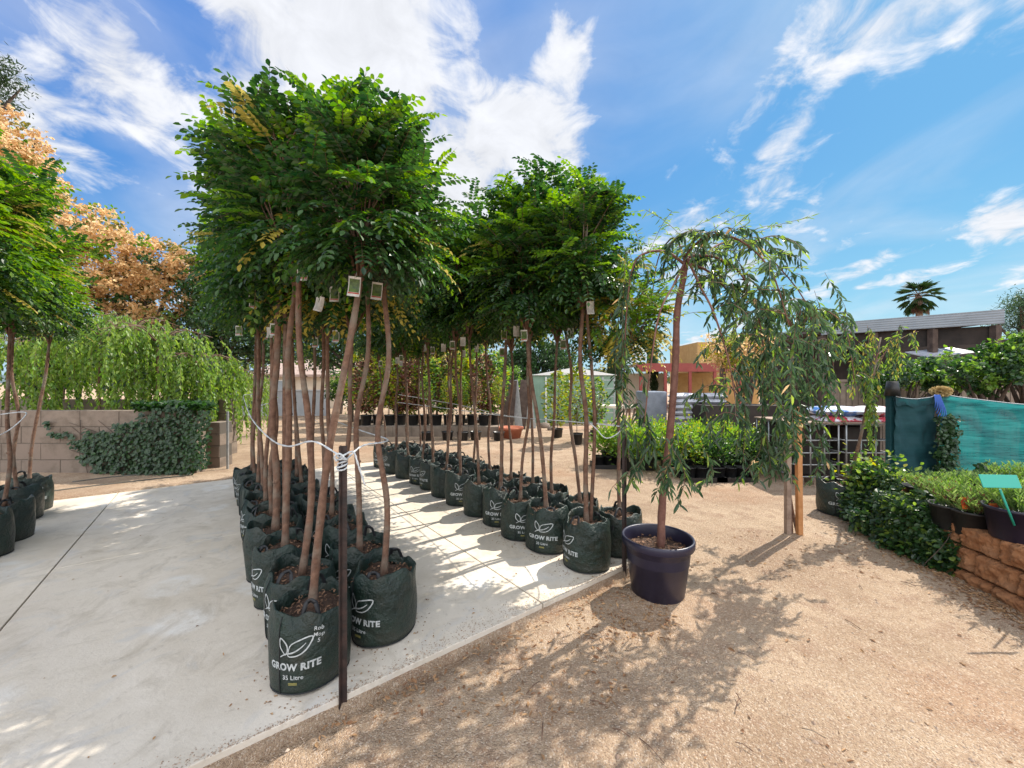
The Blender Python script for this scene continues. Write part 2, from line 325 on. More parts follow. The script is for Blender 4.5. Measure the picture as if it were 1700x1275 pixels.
def concrete_mat():
    m = bpy.data.materials.new('concrete'); m.use_nodes = True; t = m.node_tree; L = t.links.new; b = t.nodes['Principled BSDF']
    b.inputs['Roughness'].default_value = .85; b.inputs['Specular IOR Level'].default_value = .25
    tc = nd(t, 'ShaderNodeTexCoord')
    def nz(s, d, r=.6, dist=0):
        n = nd(t, 'ShaderNodeTexNoise'); n.inputs['Scale'].default_value = s; n.inputs['Detail'].default_value = d; n.inputs['Roughness'].default_value = r; n.inputs['Distortion'].default_value = dist; L(tc.outputs['Object'], n.inputs['Vector']); return n.outputs[0]
    def mr(s, a, c, x=0, y=1):
        n = nd(t, 'ShaderNodeMapRange'); L(s, n.inputs[0]); n.inputs[1].default_value = a; n.inputs[2].default_value = c; n.inputs[3].default_value = x; n.inputs[4].default_value = y; return n.outputs[0]
    def mix(f, a, c):
        n = nd(t, 'ShaderNodeMix', data_type='RGBA'); L(f, n.inputs[0])
        for i, v in ((6, a), (7, c)):
            if isinstance(v, tuple): n.inputs[i].default_value = (*v, 1)
            else: L(v, n.inputs[i])
        return n.outputs[2]
    c = mix(mr(nz(1.6, 8, .65), .35, .65), (.55, .485, .395), (.70, .635, .545))
    c = mix(mr(nz(.8, 3), .5, .7, 0, .55), c, (.46, .40, .33))
    c = mix(mr(nz(2.3, 5, .6, 1.5), .56, .64, 0, .35), c, (.44, .45, .46))
    # round water stains left by pots that stood here
    vo = nd(t, 'ShaderNodeTexVoronoi', feature='F1'); vo.inputs['Scale'].default_value = 1.9; vo.inputs['Randomness'].default_value = .7; L(tc.outputs['Object'], vo.inputs['Vector'])
    rg = mr(mth(t, 'ADD', vo.outputs['Distance'], mth(t, 'MULTIPLY', nz(11, 6, .7), .16)), .46, .36, 0, .6); c = mix(mth(t, 'MULTIPLY', rg, mr(nz(5, 5, .7), .35, .6)), c, (.72, .71, .68))
    c = mix(mr(nz(3.2, 7, .72, .8), .50, .68, 0, .7), c, (.40, .345, .27))
    c = mix(mr(nz(14, 6, .75, .4), .58, .70, 0, .5), c, (.37, .32, .26))
    c = mix(mr(nz(75, 3, .7), .6, .8, 0, .5), c, (.33, .30, .27))
    L(c, b.inputs['Base Color'])
    bp = nd(t, 'ShaderNodeBump'); bp.inputs['Strength'].default_value = .35; bp.inputs['Distance'].default_value = .006; L(nz(60, 6, .7), bp.inputs['Height']); L(bp.outputs[0], b.inputs['Normal'])
    return m
M['gravel'] = gravel_mat(); M['concrete'] = concrete_mat()
for k_, sc_ in (('cloth', 60), ('cloth_dark', 60)):
    t = M[k_].node_tree; tc = nd(t, 'ShaderNodeTexCoord'); mp = nd(t, 'ShaderNodeMapping'); mp.inputs['Scale'].default_value = (2.2, 1, 22); t.links.new(tc.outputs['Object'], mp.inputs[0])
    nz = nd(t, 'ShaderNodeTexNoise'); nz.inputs['Scale'].default_value = 1.6; nz.inputs['Detail'].default_value = 7; nz.inputs['Roughness'].default_value = .7; t.links.new(mp.outputs[0], nz.inputs['Vector'])
    r = nd(t, 'ShaderNodeMapRange'); t.links.new(nz.outputs[0], r.inputs[0]); r.inputs[1].default_value = .35; r.inputs[2].default_value = .65
    mx = [n for n in t.nodes if n.type == 'MIX'][0]; t.links.new(r.outputs[0], mx.inputs[0])
# ------------------------------------------------------------------ setting
CORNER = np.array([1.18, 3.27, 0]); SLAB_L = 5.25; SLAB_W = 10.5
def slab_local(x, y):
    v = np.array([x, y]) - CORNER[:2]; return v @ CV[:2], v @ DV[:2]
def ground():
    def ax(lo, hi, s, far):
        a = list(np.arange(lo, hi, s)); st = s; x = hi
        while x < far: a.append(x); st *= 1.45; x += st
        a.append(far); st = s; x = lo - s; b = []
        while x > -far: b.append(x); st *= 1.45; x -= st
        b.append(-far); return np.array(b[::-1] + a)
    xs = ax(-6, 6, .07, 2600); ys = ax(.2, 7.5, .07, 2600)
    X, Y = np.meshgrid(xs, ys); Z = np.full(X.shape, GZ)
    for i in range(X.shape[0]):
        for j in range(X.shape[1]):
            x, y = X[i, j], Y[i, j]
            if abs(x) > 30 or abs(y) > 30: continue
            z = noise.noise(Vector((x * .9, y * .9, 0))) * .018 + noise.noise(Vector((x * 4, y * 4, 3))) * .007 + noise.noise(Vector((x * 9, y * 9, 8))) * .005
            c, d = slab_local(x, y)
            if -SLAB_W < c < .1 and -.1 < d < SLAB_L + .05: z = -.04
            elif d > SLAB_L: z = z * .4 + .034
            Z[i, j] += z
    n, m = X.shape; i = np.arange(n - 1)[:, None] * m; j = np.arange(m - 1)[None]
    Fc = np.stack([i + j, i + j + 1, i + m + j + 1, i + m + j], -1).reshape(-1, 4)
    tag(Geo().add(np.stack([X, Y, Z], -1), Fc, 0, True).obj('ground', M['gravel']), kind='structure')
ground()
def slab():
    g = Geo(); jl = -5.6; jm = -1.0   # joints
    # c coordinates of the joints in the slab frame
    jl = (np.array([-3.47, 2.94]) - CORNER[:2]) @ CV[:2]; jm = (np.array([-.55, 3.5]) - CORNER[:2]) @ CV[:2]
    cuts = [-SLAB_W, jl, jm, 0]; gap = .009
    for a, b in zip(cuts[:-1], cuts[1:]):
        for (d0, d1) in ((0, SLAB_L * .5), (SLAB_L * .5, SLAB_L)) if a > jl - .1 else ((0, SLAB_L),):
            c0, c1 = a + gap / 2, b - gap / 2; e0, e1 = d0 + (gap / 3 if d0 else 0), d1 - (gap / 3 if d1 < SLAB_L else 0)
            ctr = CORNER + CV * (c0 + c1) / 2 + DV * (e0 + e1) / 2 + np.array([0, 0, -.045])
            g.box(ctr, (c1 - c0, e1 - e0, .09), math.atan2(CV[1], CV[0]))
    o = g.obj('concrete_pavement', M['concrete'], bevel=.004); tag(o, kind='structure')
    # worn footing lip poking out below the front edge
    n = 120; V = []; t = np.linspace(-6, 0.02, n)
    for k in t:
        w_ = .012 + .016 * noise.noise(Vector((k * 3, 0, 0))) + .012 * noise.noise(Vector((k * 14, 5, 0)))
        for dd, z in ((-w_ - .02, -.075), (-w_, -.030 + .006 * noise.noise(Vector((k * 9, 2, 0)))), (.02, -.026)):
            V.append(CORNER + CV * k + DV * dd + np.array([0, 0, z]))
    i = np.arange(n - 1)[:, None] * 3; j = np.arange(2)[None]
    Fc = np.stack([i + j, i + j + 3, i + j + 4, i + j + 1], -1).reshape(-1, 4)
    tag(Geo().add(V, Fc, 0, True).obj('pavement_footing', M['gravel']), kind='structure')
slab()
def hills():
    xs = np.linspace(-2200, 2200, 120); V = []
    for x in xs:
        h = 34 + 26 * noise.noise(Vector((x * .0016, 1, 0))) + 5 * noise.noise(Vector((x * .01, 4, 0)))
        for y, z in ((1300, -2), (1500, h), (2300, -2)): V.append((x, y, z))
    i = np.arange(119)[:, None] * 3; j = np.arange(2)[None]
    tag(Geo().add(V, np.stack([i + j, i + j + 3, i + j + 4, i + j + 1], -1).reshape(-1, 4), 0, True).obj('hills', M['hill']), kind='structure')
hills()
# ------------------------------------------------------------------ foliage builders
def frond_set(g, bases, dirs, length=.24, pairs=7, ll=.042, lw=.02, mats=None):
    """pinnate leaves: a thin rachis with paired oval leaflets"""
    n = len(bases); dirs = unit(dirs); up = np.array([0, 0, 1.0])
    side = unit(np.cross(dirs, up) + rng.normal(0, .15, (n, 3))); nn = unit(np.cross(side, dirs))
    Ls = length * rng.uniform(.7, 1.2, n); mats = np.zeros(n, int) if mats is None else mats
    droop = rng.uniform(.12, .42, n)
    def pos(t): return bases + dirs * (Ls * t)[:, None] - np.array([0, 0, 1.0]) * (Ls * droop * t * t)[:, None]
    g.leaves(bases, pos(1) - bases, nn, Ls, .0035, 1, droop=0)
    for k in range(pairs * 2 + 1):
        last = k == pairs * 2; t = 1.0 if last else (.16 + .84 * (k // 2) / pairs); s = 0 if last else (1 if k % 2 else -1)
        p = pos(t); tg = unit(pos(min(1, t + .05)) - pos(t - .05)); nl = unit(nn + rng.normal(0, .22, (n, 3)))
        d = tg + s * side * 2.0 + rng.normal(0, .14, (n, 3)) - up * .25
        sc_ = (1 - .25 * abs(t - .45)) * rng.uniform(.85, 1.12, n)
        g.leaves(p, d, nl, ll * sc_ * length / .24, lw * sc_ * length / .24, mats * 2, fold=.22, wide=.42)
def mop_crown(seed, rad=.56, h=1.25, shoots=80, per=7, yellow=.03, light=.16, tall=0.38, len_=.26, ll=.052, lw=.027):
    """crown mesh with origin at the graft on top of the trunk"""
    global rng; keep = rng; rng = np.random.default_rng(seed); g = Geo(); B = []; D = []; Mt = []
    mains = []
    for k in range(8):
        a = k * 2.4 + rng.uniform(-.3, .3); r = rad * rng.uniform(.35, .7); z = h * rng.uniform(.35, .72)
        pts = spline([(0, 0, -.02), (r * .35 * math.cos(a), r * .35 * math.sin(a), z * .35), (r * math.cos(a), r * math.sin(a), z)], 8)
        g.tube(pts, np.linspace(.011, .005, 8), 5, 1, cap=False); mains.append(pts)
    for s in range(shoots):
        a = rng.uniform(0, 2 * math.pi); u = rng.uniform(-.75, 1); rr = math.sqrt(1 - min(1, u * u) * .92)
        q = rng.uniform(.6, 1.12) ** .8; top = u > .35 and rng.random() < tall
        e = np.array([rad * rr * q * math.cos(a), rad * rr * q * math.sin(a), h * .5 + h * .42 * u * q])
        if top: e = e * np.array([1.15, 1.15, 1.2]) + np.array([0, 0, .08])
        m = mains[rng.integers(8)]; st = m[rng.integers(2, 8)]
        mains_d = [np.linalg.norm(mm[-1] - e) for mm in mains]; m = mains[int(np.argmin(mains_d))]; st = m[rng.integers(2, 8)]
        mid = (st + e) / 2 + np.array([0, 0, .08]) + rng.normal(0, .04, 3)
        pts = spline([st, mid, e], 9); g.tube(pts, np.linspace(.004, .0018, 9), 4, 1, cap=False)
        yl = rng.random()
        for k in range(per):
            t = .3 + .7 * k / (per - 1); i = min(8, int(t * 8)); p = pts[i]; tg = unit(pts[min(8, i + 1)] - pts[max(0, i - 1)])
            an = k * 2.4 + rng.uniform(-.5, .5); out = unit(np.array([p[0], p[1], 0]) + 1e-4)
            d = unit(np.array([math.cos(an), math.sin(an), rng.uniform(-.1, .5)])) * 1.0 + tg * .5 + out * .45
            if u < -.2: d = d + np.array([0, 0, -.5])
            B.append(p); D.append(d); Mt.append(2 if yl < yellow else (1 if (yl > 1 - light or (top and k > 4)) else 0))
    for k in range(16):   # long feathery leaders breaking out of the top
        a = rng.uniform(0, 6.28); r = rad * rng.uniform(.2, 1.0); st = np.array([r * .5 * math.cos(a), r * .5 * math.sin(a), h * rng.uniform(.5, .75)]); e = np.array([r * 1.35 * math.cos(a), r * 1.35 * math.sin(a), h * rng.uniform(.88, 1.2) - (r / rad) * .22 * h])
        pts = spline([st, (st + e) / 2 + [0, 0, .05], e], 9); g.tube(pts, np.linspace(.004, .0018, 9), 4, 1, cap=False)
        for q in range(8):
            i = 2 + int(q * 6 / 7); an = q * 2.4 + a; B.append(pts[i]); D.append(unit(np.array([math.cos(an), math.sin(an), .25]) + unit(e - st) * .7)); Mt.append(1 if rng.random() < .45 else 0)
    # hanging skirt round the graft
    for k in range(80):
        a = rng.uniform(0, 6.28); r = rad * rng.uniform(.12, .72); z = h * (.21 + .22 * rng.random() * (r / rad)); B.append(np.array([r * math.cos(a), r * math.sin(a), z])); D.append(unit(np.array([math.cos(a), math.sin(a), -rng.uniform(.1, .9)]))); Mt.append(2 if rng.random() < yellow * .7 else 0)
    Mt = np.array(Mt)
    frond_set(g, np.array(B), np.array(D), len_, 7, ll, lw, Mt)
    rng = keep
    return g.mesh('crown', [M['leaf'], M['bark'], M['leaf_light'], M['bark'], M['leaf_yellow']])
CROWNS = [mop_crown(11, .42, 1.28, 40, 7, .03, .25), mop_crown(12, .44, 1.2, 42, 7, .02, .2), mop_crown(13, .40, 1.3, 38, 7, .03, .3), mop_crown(14, .43, 1.16, 40, 7, .0, .18), mop_crown(15, .44, 1.1, 42, 6, .38, .45), mop_crown(16, .45, 1.36, 60, 7, .02, .55, .4), mop_crown(17, .45, 1.36, 60, 7, .06, .85, .4), mop_crown(21, .33, .98, 33, 6, .02, .22, .6, .29, .048, .026), mop_crown(22, .36, 1.02, 36, 6, .03, .35, .7, .29, .048, .026), mop_crown(23, .38, 1.05, 38, 6, .02, .28, .5, .29, .048, .026)]
# ------------------------------------------------------------------ grow bag
BR, BH = .183, .36
def bag_r(th, z, sd):
    t = np.clip(z / BH, 0, 1)
    r = BR * (.955 + .05 * np.sin(t * math.pi) - .035 * np.clip((.10 - t) / .10, 0, 1) ** 2)
    r = r * (1 + (.02 + .03 * t * t) * np.sin(2 * th + sd) + .014 * np.sin(5 * th + 3 * sd + 5 * t) + .012 * np.sin(3 * th - 6 * t + sd * 4) + (.010 + .035 * t ** 3) * np.sin(7 * th + 9 * t + sd * 2) * t)
    return r - .02 * np.clip(t - .8, 0, 1) * 5 * (.5 + .5 * np.sin(3 * th + sd))
def text_tris(s, size, bold=.0):
    cu = bpy.data.curves.new('t', 'FONT'); cu.body = s; cu.size = size; cu.offset = bold; cu.align_x = 'CENTER'; cu.resolution_u = 3; cu.space_character = 1.06
    o = bpy.data.objects.new('t', cu); COL.objects.link(o); dg = bpy.context.evaluated_depsgraph_get(); me = o.evaluated_get(dg).to_mesh()
    me.calc_loop_triangles(); V = np.array([v.co[:] for v in me.vertices]); T = np.array([t.vertices[:] for t in me.loop_triangles])
    o.evaluated_get(dg).to_mesh_clear(); bpy.data.objects.remove(o); bpy.data.curves.remove(cu)
    return V[:, :2], T
def ribbon(pts, w):
    p = spline([(a, b, 0) for a, b in pts], 26)[:, :2]; d = np.gradient(p, axis=0); d /= np.linalg.norm(d, axis=1)[:, None]; nrm = np.stack([-d[:, 1], d[:, 0]], 1)
    ww = (w * (.55 + .45 * np.sin(np.linspace(0, math.pi, 26))))[:, None] / 2; V = np.stack([p + nrm * ww, p - nrm * ww], 1).reshape(-1, 2)
    i = np.arange(25) * 2; T = np.concatenate([np.stack([i, i + 1, i + 3], 1), np.stack([i, i + 3, i + 2], 1)]); return V, T
T_NAME = text_tris('GROW RITE', .043, .0018); T_VOL = text_tris('35 Litre', .028, .0006)
def print_parts():
    out = []
    for pts in ([(-.035, .0), (-.062, .035), (-.058, .075), (-.03, .05), (-.024, .02), (-.035, .0)],
                [(-.022, .0), (-.01, .045), (.035, .062), (.085, .066), (.065, .025), (.03, .0), (-.01, -.006), (-.022, .0)],
                [(-.062, -.012), (-.035, .004), (.0, .012), (.03, .026), (.055, .044)]):
        V, T = ribbon(pts, .0065); out.append((V + np.array([0, .185]), T, 0))
    out.append((T_NAME[0] + np.array([0, .117]), T_NAME[1], 0)); out.append((T_VOL[0] + np.array([0, .075]), T_VOL[1], 0))
    for k in range(3):
        V = np.array([(-.02, 0), (.02, 0), (.02, .0025), (-.02, .0025)]) + np.array([0, .048 + .0045 * k]); out.append((V, np.array([(0, 1, 2), (0, 2, 3)]), 1))
    return out
PP = print_parts()
def bag_meshes(sd):
    a = np.arange(48) * 2 * math.pi / 48; zs = np.concatenate([[0, .006, .018], np.linspace(.04, BH, 13)]); g = Geo(); rows = []
    wob = .016 * np.sin(2 * a + sd) + .013 * np.sin(5 * a + sd * 3) + .009 * np.sin(9 * a + sd)
    for i, z in enumerate(zs):
        r = bag_r(a, z, sd) * (.93 if i == 0 else .98 if i == 1 else 1); zz = z + (wob * max(0, (z - .2) / .16) if z > .2 else 0)
        rows.append(np.stack([r * np.cos(a), r * np.sin(a), np.broadcast_to(zz, 48)], 1))
    for dr, dz in ((.004, .004), (.010, -.004), (.014, -.04), (.016, -.075)):
        r = bag_r(a, BH, sd) - dr; rows.append(np.stack([r * np.cos(a), r * np.sin(a), BH + wob + dz], 1))
    V = np.vstack(rows); n = len(rows); i = np.arange(n - 1)[:, None] * 48; j = np.arange(48)[None]; k = (j + 1) % 48
    g.add(V, np.stack([i + j, i + k, i + 48 + k, i + 48 + j], -1).reshape(-1, 4), 0, True)
    # seam down the side and a band round the bottom
    for th in (1.2, 1.2 + math.pi):
        z = np.linspace(.012, BH - .004, 14); r = bag_r(np.full(14, th), z, sd) + .0015; g.tube(np.stack([r * math.cos(th), r * math.sin(th), z], 1), .0022, 5, 1)
    z0 = np.append(a, a[0]); r = bag_r(z0, .012, sd) * .995; g.tube(np.stack([r * np.cos(z0), r * np.sin(z0), np.full(49, .010)], 1), .004, 5, 1, cap=False)
    bag = g.mesh('grow_bag', [M['bag'], M['bag_trim']])
    g = Geo(); rr = bag_r(a, BH, sd) - .012
    V = [(0, 0, .315)]; V += [(rr[i] * .5 * math.cos(a[i]), rr[i] * .5 * math.sin(a[i]), .312 + .008 * math.sin(a[i] * 3 + sd)) for i in range(48)]
    V += [(rr[i] * math.cos(a[i]), rr[i] * math.sin(a[i]), .30 + .008 * math.sin(a[i] * 4 + sd)) for i in range(48)]
    j = np.arange(48); k = (j + 1) % 48
    g.add(V, np.stack([j + 1, j + 49, k + 49, k + 1], 1), 0, True); g.f.append((np.stack([np.zeros(48, int), j + 1, k + 1], 1), 0, True))
    n = 170; ang = rng.uniform(0, 6.283, n); rd = .155 * np.sqrt(rng.uniform(0, 1, n)); Pp = np.stack([rd * np.cos(ang), rd * np.sin(ang), .312 + rng.uniform(0, .008, n)], 1)
    g.leaves(Pp, rng.normal(0, 1, (n, 3)) * (1, 1, .3), np.tile([0, 0, 1.0], (n, 1)) + rng.normal(0, .3, (n, 3)), rng.uniform(.01, .028, n), rng.uniform(.005, .011, n), 1)
    soil = g.mesh('potting_soil', [M['soil'], M['chips']])
    prs = []
    for nm_, grp in (('leaf_logo', PP[:3]), ('lettering', PP[3:4]), ('volume_lettering', PP[4:5]), ('small_print', PP[5:])):
      g = Geo()
      for V2, T, m_ in grp:
        th = -math.pi / 2 + V2[:, 0] / BR * 1.0; z = V2[:, 1] + .01; r = bag_r(th, z, sd) + .0022
        g.add(np.stack([r * np.cos(th), r * np.sin(th), z], 1), T, m_)
      prs.append((nm_, g.mesh(nm_, [M['print'], M['print_gold']])))
    pr = prs
    hs = []
    for th, up in ((-1.2, .0 + .025 * math.sin(sd * 5)), (1.9, .02 + .03 * math.sin(sd * 3))):
        g = Geo(); t = np.linspace(0, 1, 14); tt = th + (t - .5) * .62
        r = bag_r(tt, BH, sd) + .004 - .05 * np.sin(t * math.pi) * (1 if up < .06 else .2); z = BH - .075 + np.clip(np.minimum(t, 1 - t) * 5, 0, 1) * .09 + np.sin(t * math.pi) * up
        z[0] = z[-1] = BH - .11; p = np.stack([r * np.cos(tt), r * np.sin(tt), z], 1); rad_ = np.stack([np.cos(tt), np.sin(tt), 0 * tt], 1)
        d = unit(np.gradient(p, axis=0)); s_ = unit(np.cross(d, rad_)); w_ = .010
        V = np.concatenate([p + s_ * w_, p - s_ * w_, p + s_ * w_ + rad_ * .002, p - s_ * w_ + rad_ * .002]); i = np.arange(13)
        Fc = np.concatenate([np.stack([i, i + 1, i + 15, i + 14], 1), np.stack([i + 28, i + 42, i + 43, i + 29], 1), np.stack([i, i + 28, i + 29, i + 1], 1), np.stack([i + 14, i + 15, i + 43, i + 42], 1)])
        hs.append(g.add(V, Fc, 0, True).mesh('handle', M['bag_trim']))
    return bag, soil, pr, hs
BAGS = [bag_meshes(s) for s in (.3, 1.7, 3.1, 4.6, 5.5, 7.2)]
def tag_mesh(back=False):
    g = Geo(); V = []
    for i in range(6):
        z = -.06 + .024 * i; y = .012 * math.sin(i / 5 * math.pi)
        V += [(-.036, y, z), (.036, y, z), (-.036, y + .0012, z), (.036, y + .0012, z)]
    i = np.arange(5) * 4
    g.add(V, np.concatenate([np.stack([i, i + 1, i + 5, i + 4], 1), np.stack([i + 2, i + 6, i + 7, i + 3], 1), np.stack([i, i + 4, i + 6, i + 2], 1), np.stack([i + 1, i + 3, i + 7, i + 5], 1)]), 0, True)
    if not back:
        V = []
        for i in range(5):
            z = -.034 + .02 * i; t = (z + .06) / .12; y = .012 * math.sin(t * math.pi) - .001; V += [(-.030, y, z), (.030, y, z)]
        i = np.arange(4) * 2; g.add(V, np.stack([i, i + 1, i + 3, i + 2], 1), 1)
        g.add([(-.032, .003, -.055), (.032, .003, -.055), (.032, .006, -.036), (-.032, .006, -.036)], [(0, 1, 2, 3)], 2)
    else:
        for k in range(9):
            z = -.045 + .0095 * k; t = (z + .06) / .12; y = .012 * math.sin(t * math.pi) - .001; e = .026 - .01 * ((k * 7) % 3) / 2
            g.add([(-.026, y, z), (e, y, z), (e, y, z + .0016), (-.026, y, z + .0016)], [(0, 1, 2, 3)], 3)
    g.tube([(0, .003, .058), (.004, .01, .075), (.0, .02, .10)], .0012, 4, 0)
    return g.mesh('plant_tag', [M['tag_white'], M['tag_green'], M['tag_red'], M['tag_ink']])
TAG_F, TAG_B = tag_mesh(), tag_mesh(True)
def bagged_tree(pos, label, group, bagv=0, face=0.0, crown=0, lean=(0, 0), h=1.75, r=.0185, cs=1.0, crz=None, tagk=None, bends=None, two=False, prt=True, bs=1.0):
    """face = world angle the printed side points to"""
    pos = np.array([pos[0], pos[1], pos[2] if len(pos) > 2 else 0.0])
    t = thing('bagged_tree', label, 'potted tree', pos, 0, group); bag, soil, pr, hs = BAGS[bagv % 6]
    rz = face + math.pi / 2
    sq = (rng.uniform(.95, 1.07), rng.uniform(.95, 1.07), rng.uniform(.93, 1.03)); b = inst('grow_bag', bag, t, rz=rz, scale=sq, rx=rng.normal(0, .012), ry=rng.normal(0, .012))
    for nm_, pm in (pr if prt else []): inst(nm_, pm, b)
    for hm in hs: inst('handle', hm, b)
    inst('potting_soil', soil, t, rz=rz, scale=sq)
    lx, ly = lean; top = np.array([lx, ly, h])
    if bends is None:
        bends = [rng.normal(0, .015, 2) for _ in range(3)]
    pts = [np.array([0, 0, .28])] + [np.array([0, 0, .3]) + (top - np.array([0, 0, .3])) * f + np.array([bb[0], bb[1], 0]) for f, bb in zip((.25, .5, .76), bends)] + [top, top + np.array([lx * .05, ly * .05, .16])]
    sp = spline(pts, 30); rad = np.linspace(r * 1.02, r * .70, 30) * (1 + .06 * np.sin(np.arange(30) * 1.9 + h * 7)); rad[0:2] *= 1.15
    g = Geo().tube(sp, rad, 9, 0, rough=.05)
    if two:
        off = np.array([.035, .03, 0]); sp2 = spline([np.array([.04, .05, .28]), pts[2] + off * 1.2 + np.array([.03, 0, 0]), pts[4] + off], 24); g.tube(sp2, np.linspace(r * .8, r * .6, 24), 8, 0, rough=.05)
    for k in range(4):   # knots and pruned stubs
        i = rng.integers(5, 26); a = rng.uniform(0, 6.28); d = np.array([math.cos(a), math.sin(a), .5]); g.tube([sp[i], sp[i] + d * (rad[i] + .006)], [rad[i] * .5, rad[i] * .35], 6, 0)
    g.obj('trunk', M['bark'], t)
    inst('crown', CROWNS[crown % 10], t, tuple(top), rz=rng.uniform(0, 6.28) if crz is None else crz, scale=(cs, cs, cs))
    if tagk is not None:
        o = inst('plant_tag', TAG_B if tagk[0] == 'b' else TAG_F, t, tuple(np.array([lx, ly, h]) + np.array(tagk[1:4])), scale=.82, rz=tagk[4], ry=tagk[5] if len(tagk) > 5 else 0)
    return t
ORD = ['front', 'second', 'third', 'fourth', 'fifth', 'sixth', 'seventh', 'eighth', 'ninth', 'tenth', 'eleventh', 'twelfth', 'thirteenth']
CAMF = lambda p: math.atan2(-p[1], -p[0])
# ---- left row (two columns of bags)
A0 = np.array([-.985, 1.95]); step = .425
LG = 'mop top trees in grow bags in the left-hand block'; heroA = {
    0: dict(lean=(.21, .07), bends=[(-.02, 0), (-.03, 0), (-.01, .0)], crown=7, crz=1.0, h=1.92, tagk=('f', .0, -.07, -.02, .15, .1), cs=.80, r=.020, face=-1.52, bagv=0),
    1: dict(lean=(-.03, .02), bends=[(.06, 0), (.05, 0), (.0, .0)], crown=8, crz=2.2, h=2.06, tagk=('f', .05, -.06, .0, .1), two=False, r=.020, cs=.88, face=-2.0),
    2: dict(lean=(.07, .0), crown=9, h=2.04, cs=.96, r=.022, tagk=('b', .18, -.05, -.10, -.1, .25), face=-2.2),
    3: dict(lean=(.02, .0), crown=7, h=2.0, cs=1.08, r=.026, two=True, tagk=('f', -.16, -.05, .02, .1), face=-2.25)}
for k in range(10):
    p = A0 + DV[:2] * step * k + CV[:2] * rng.normal(0, .012); kw = dict(crown=k % 4, lean=tuple(rng.normal(0, .06, 2)), h=1.97 + rng.normal(0, .07), tagk=('fb'[k % 2], rng.normal(0, .08), -.06, -.02, rng.normal(0, .4)) if k > 3 else None, face=-2.25 + rng.normal(0, .4), bagv=k, prt=k % 4 != 3)
    kw.update(heroA.get(k, {}))
    lab = 'leaning mop top tree in the nearest grow bag, beside the rusty stake' if k == 0 else f'mop top tree in grow bag, {ORD[k]} from front, left column of left block'
    bagged_tree(p, lab, LG, **kw)
fb = [o for o in bpy.data.objects if o.name == 'grow_bag'][0]; g = Geo()
for j, w_ in enumerate(('Rob', 'Mop', '5')):
    V2, T = text_tris(w_, .026, .0003); th = -math.pi / 2 + .60 + (V2[:, 0] + .12 * V2[:, 1]) / BR; z = .285 - .028 * j + V2[:, 1]; r = bag_r(th, z, .3) + .0024; g.add(np.stack([r * np.cos(th), r * np.sin(th), z], 1), T)
g.obj('marker_writing', M['print'], fb)
B0 = np.array([-.745, 2.27])
heroB = {0: dict(lean=(.0, .0), bends=[(.02, 0), (-.035, 0), (.03, 0)], crown=9, crz=.4, h=1.96, tagk=('f', -.02, -.06, -.02, .2, .1), cs=.84, face=-2.0, r=.018),
         1: dict(lean=(.05, 0), crown=8, h=2.02, cs=.92, face=-2.0, tagk=('f', -.2, -.05, -.02, .1)), 2: dict(crown=4, h=1.8), 3: dict(crown=4, h=1.82), 4: dict(crown=5), 5: dict(crown=4, h=1.85), 7: dict(crown=4), 8: dict(crown=5)}
for k in range(10):
    p = B0 + DV[:2] * step * k + CV[:2] * rng.normal(0, .012); kw = dict(crown=(k + 2) % 4, lean=tuple(rng.normal(0, .06, 2)), h=1.97 + rng.normal(0, .07), tagk=('bf'[k % 2], rng.normal(0, .08), -.06, -.02, rng.normal(0, .4)) if k % 2 else None, face=-1.8 + rng.normal(0, .3), bagv=k + 2)
    kw.update(heroB.get(k, {}))
    lab = 'slim crooked mop top tree in a sunlit grow bag right of the rusty stake' if k == 0 else f'mop top tree in grow bag, {ORD[k]} from front, right column of left block'
    bagged_tree(p, lab, LG, **kw)
# ---- right row
RGp = 'mop top trees in grow bags in the right-hand row'
c1 = [(.585, 3.07), (.30, 3.39), (.075, 3.67), (-.12, 4.0), (-.36, 4.29), (-.61, 4.65), (-.84, 4.98), (-1.07, 5.33), (-1.29, 5.61), (-1.57, 5.94), (-1.87, 6.28), (-2.17, 6.7)]
heroC = {0: dict(lean=(-.03, .0), crown=9, h=2.0, face=-2.75, tagk=('b', .05, -.06, .0, .1, -.05), r=.02, cs=.80, two=True), 1: dict(lean=(-.17, .05), crown=3, h=1.86, cs=.9, face=-1.9, r=.019),
         2: dict(face=-1.45, lean=(.10, .05), crown=0, r=.015), 3: dict(face=-1.75, lean=(.06, .03), crown=2, tagk=('f', -.02, -.05, .0, .3), r=.02)}
for k, p in enumerate(c1):
    kw = dict(crown=(k + 1) % 4, lean=tuple(rng.normal(0, .06, 2)), h=1.88 + rng.normal(0, .06), tagk=('bf'[k % 2], rng.normal(0, .08), -.06, -.03, rng.normal(0, .4)), face=-1.6 + rng.normal(0, .5), bagv=k + 1, r=.017, prt=k not in (4, 6, 9))
    kw.update(heroC.get(k, {}))
    lab = 'twin trunked mop top tree in the nearest grow bag of the right row' if k == 0 else f'mop top tree in grow bag, {ORD[k]} from front, aisle side of right row'
    bagged_tree(p, lab, RGp, **kw)
for k, p in enumerate(c1):
    p = np.array(p) + CV[:2] * .42 + DV[:2] * rng.normal(0, .02); kw = dict(crown=(k + 3) % 4, lean=tuple(rng.normal(0, .06, 2)), h=1.85 + rng.normal(0, .06), tagk=('fb'[k % 2], rng.normal(0, .08), -.06, -.03, rng.normal(0, .4)) if k % 3 else None, face=rng.uniform(-3, 3), bagv=k, r=.016)
    if k == 0: kw.update(crown=4, cs=.8, h=1.55, face=1)
    if k in (5, 8, 10): kw.update(crown=4)
    if k == 4: kw.update(crown=5)
    lab = 'small yellowish mop top tree in a grow bag behind the big pot' if k == 0 else f'mop top tree in grow bag, {ORD[k]} from front, far side of right row'
    bagged_tree(p, lab, RGp, **kw)
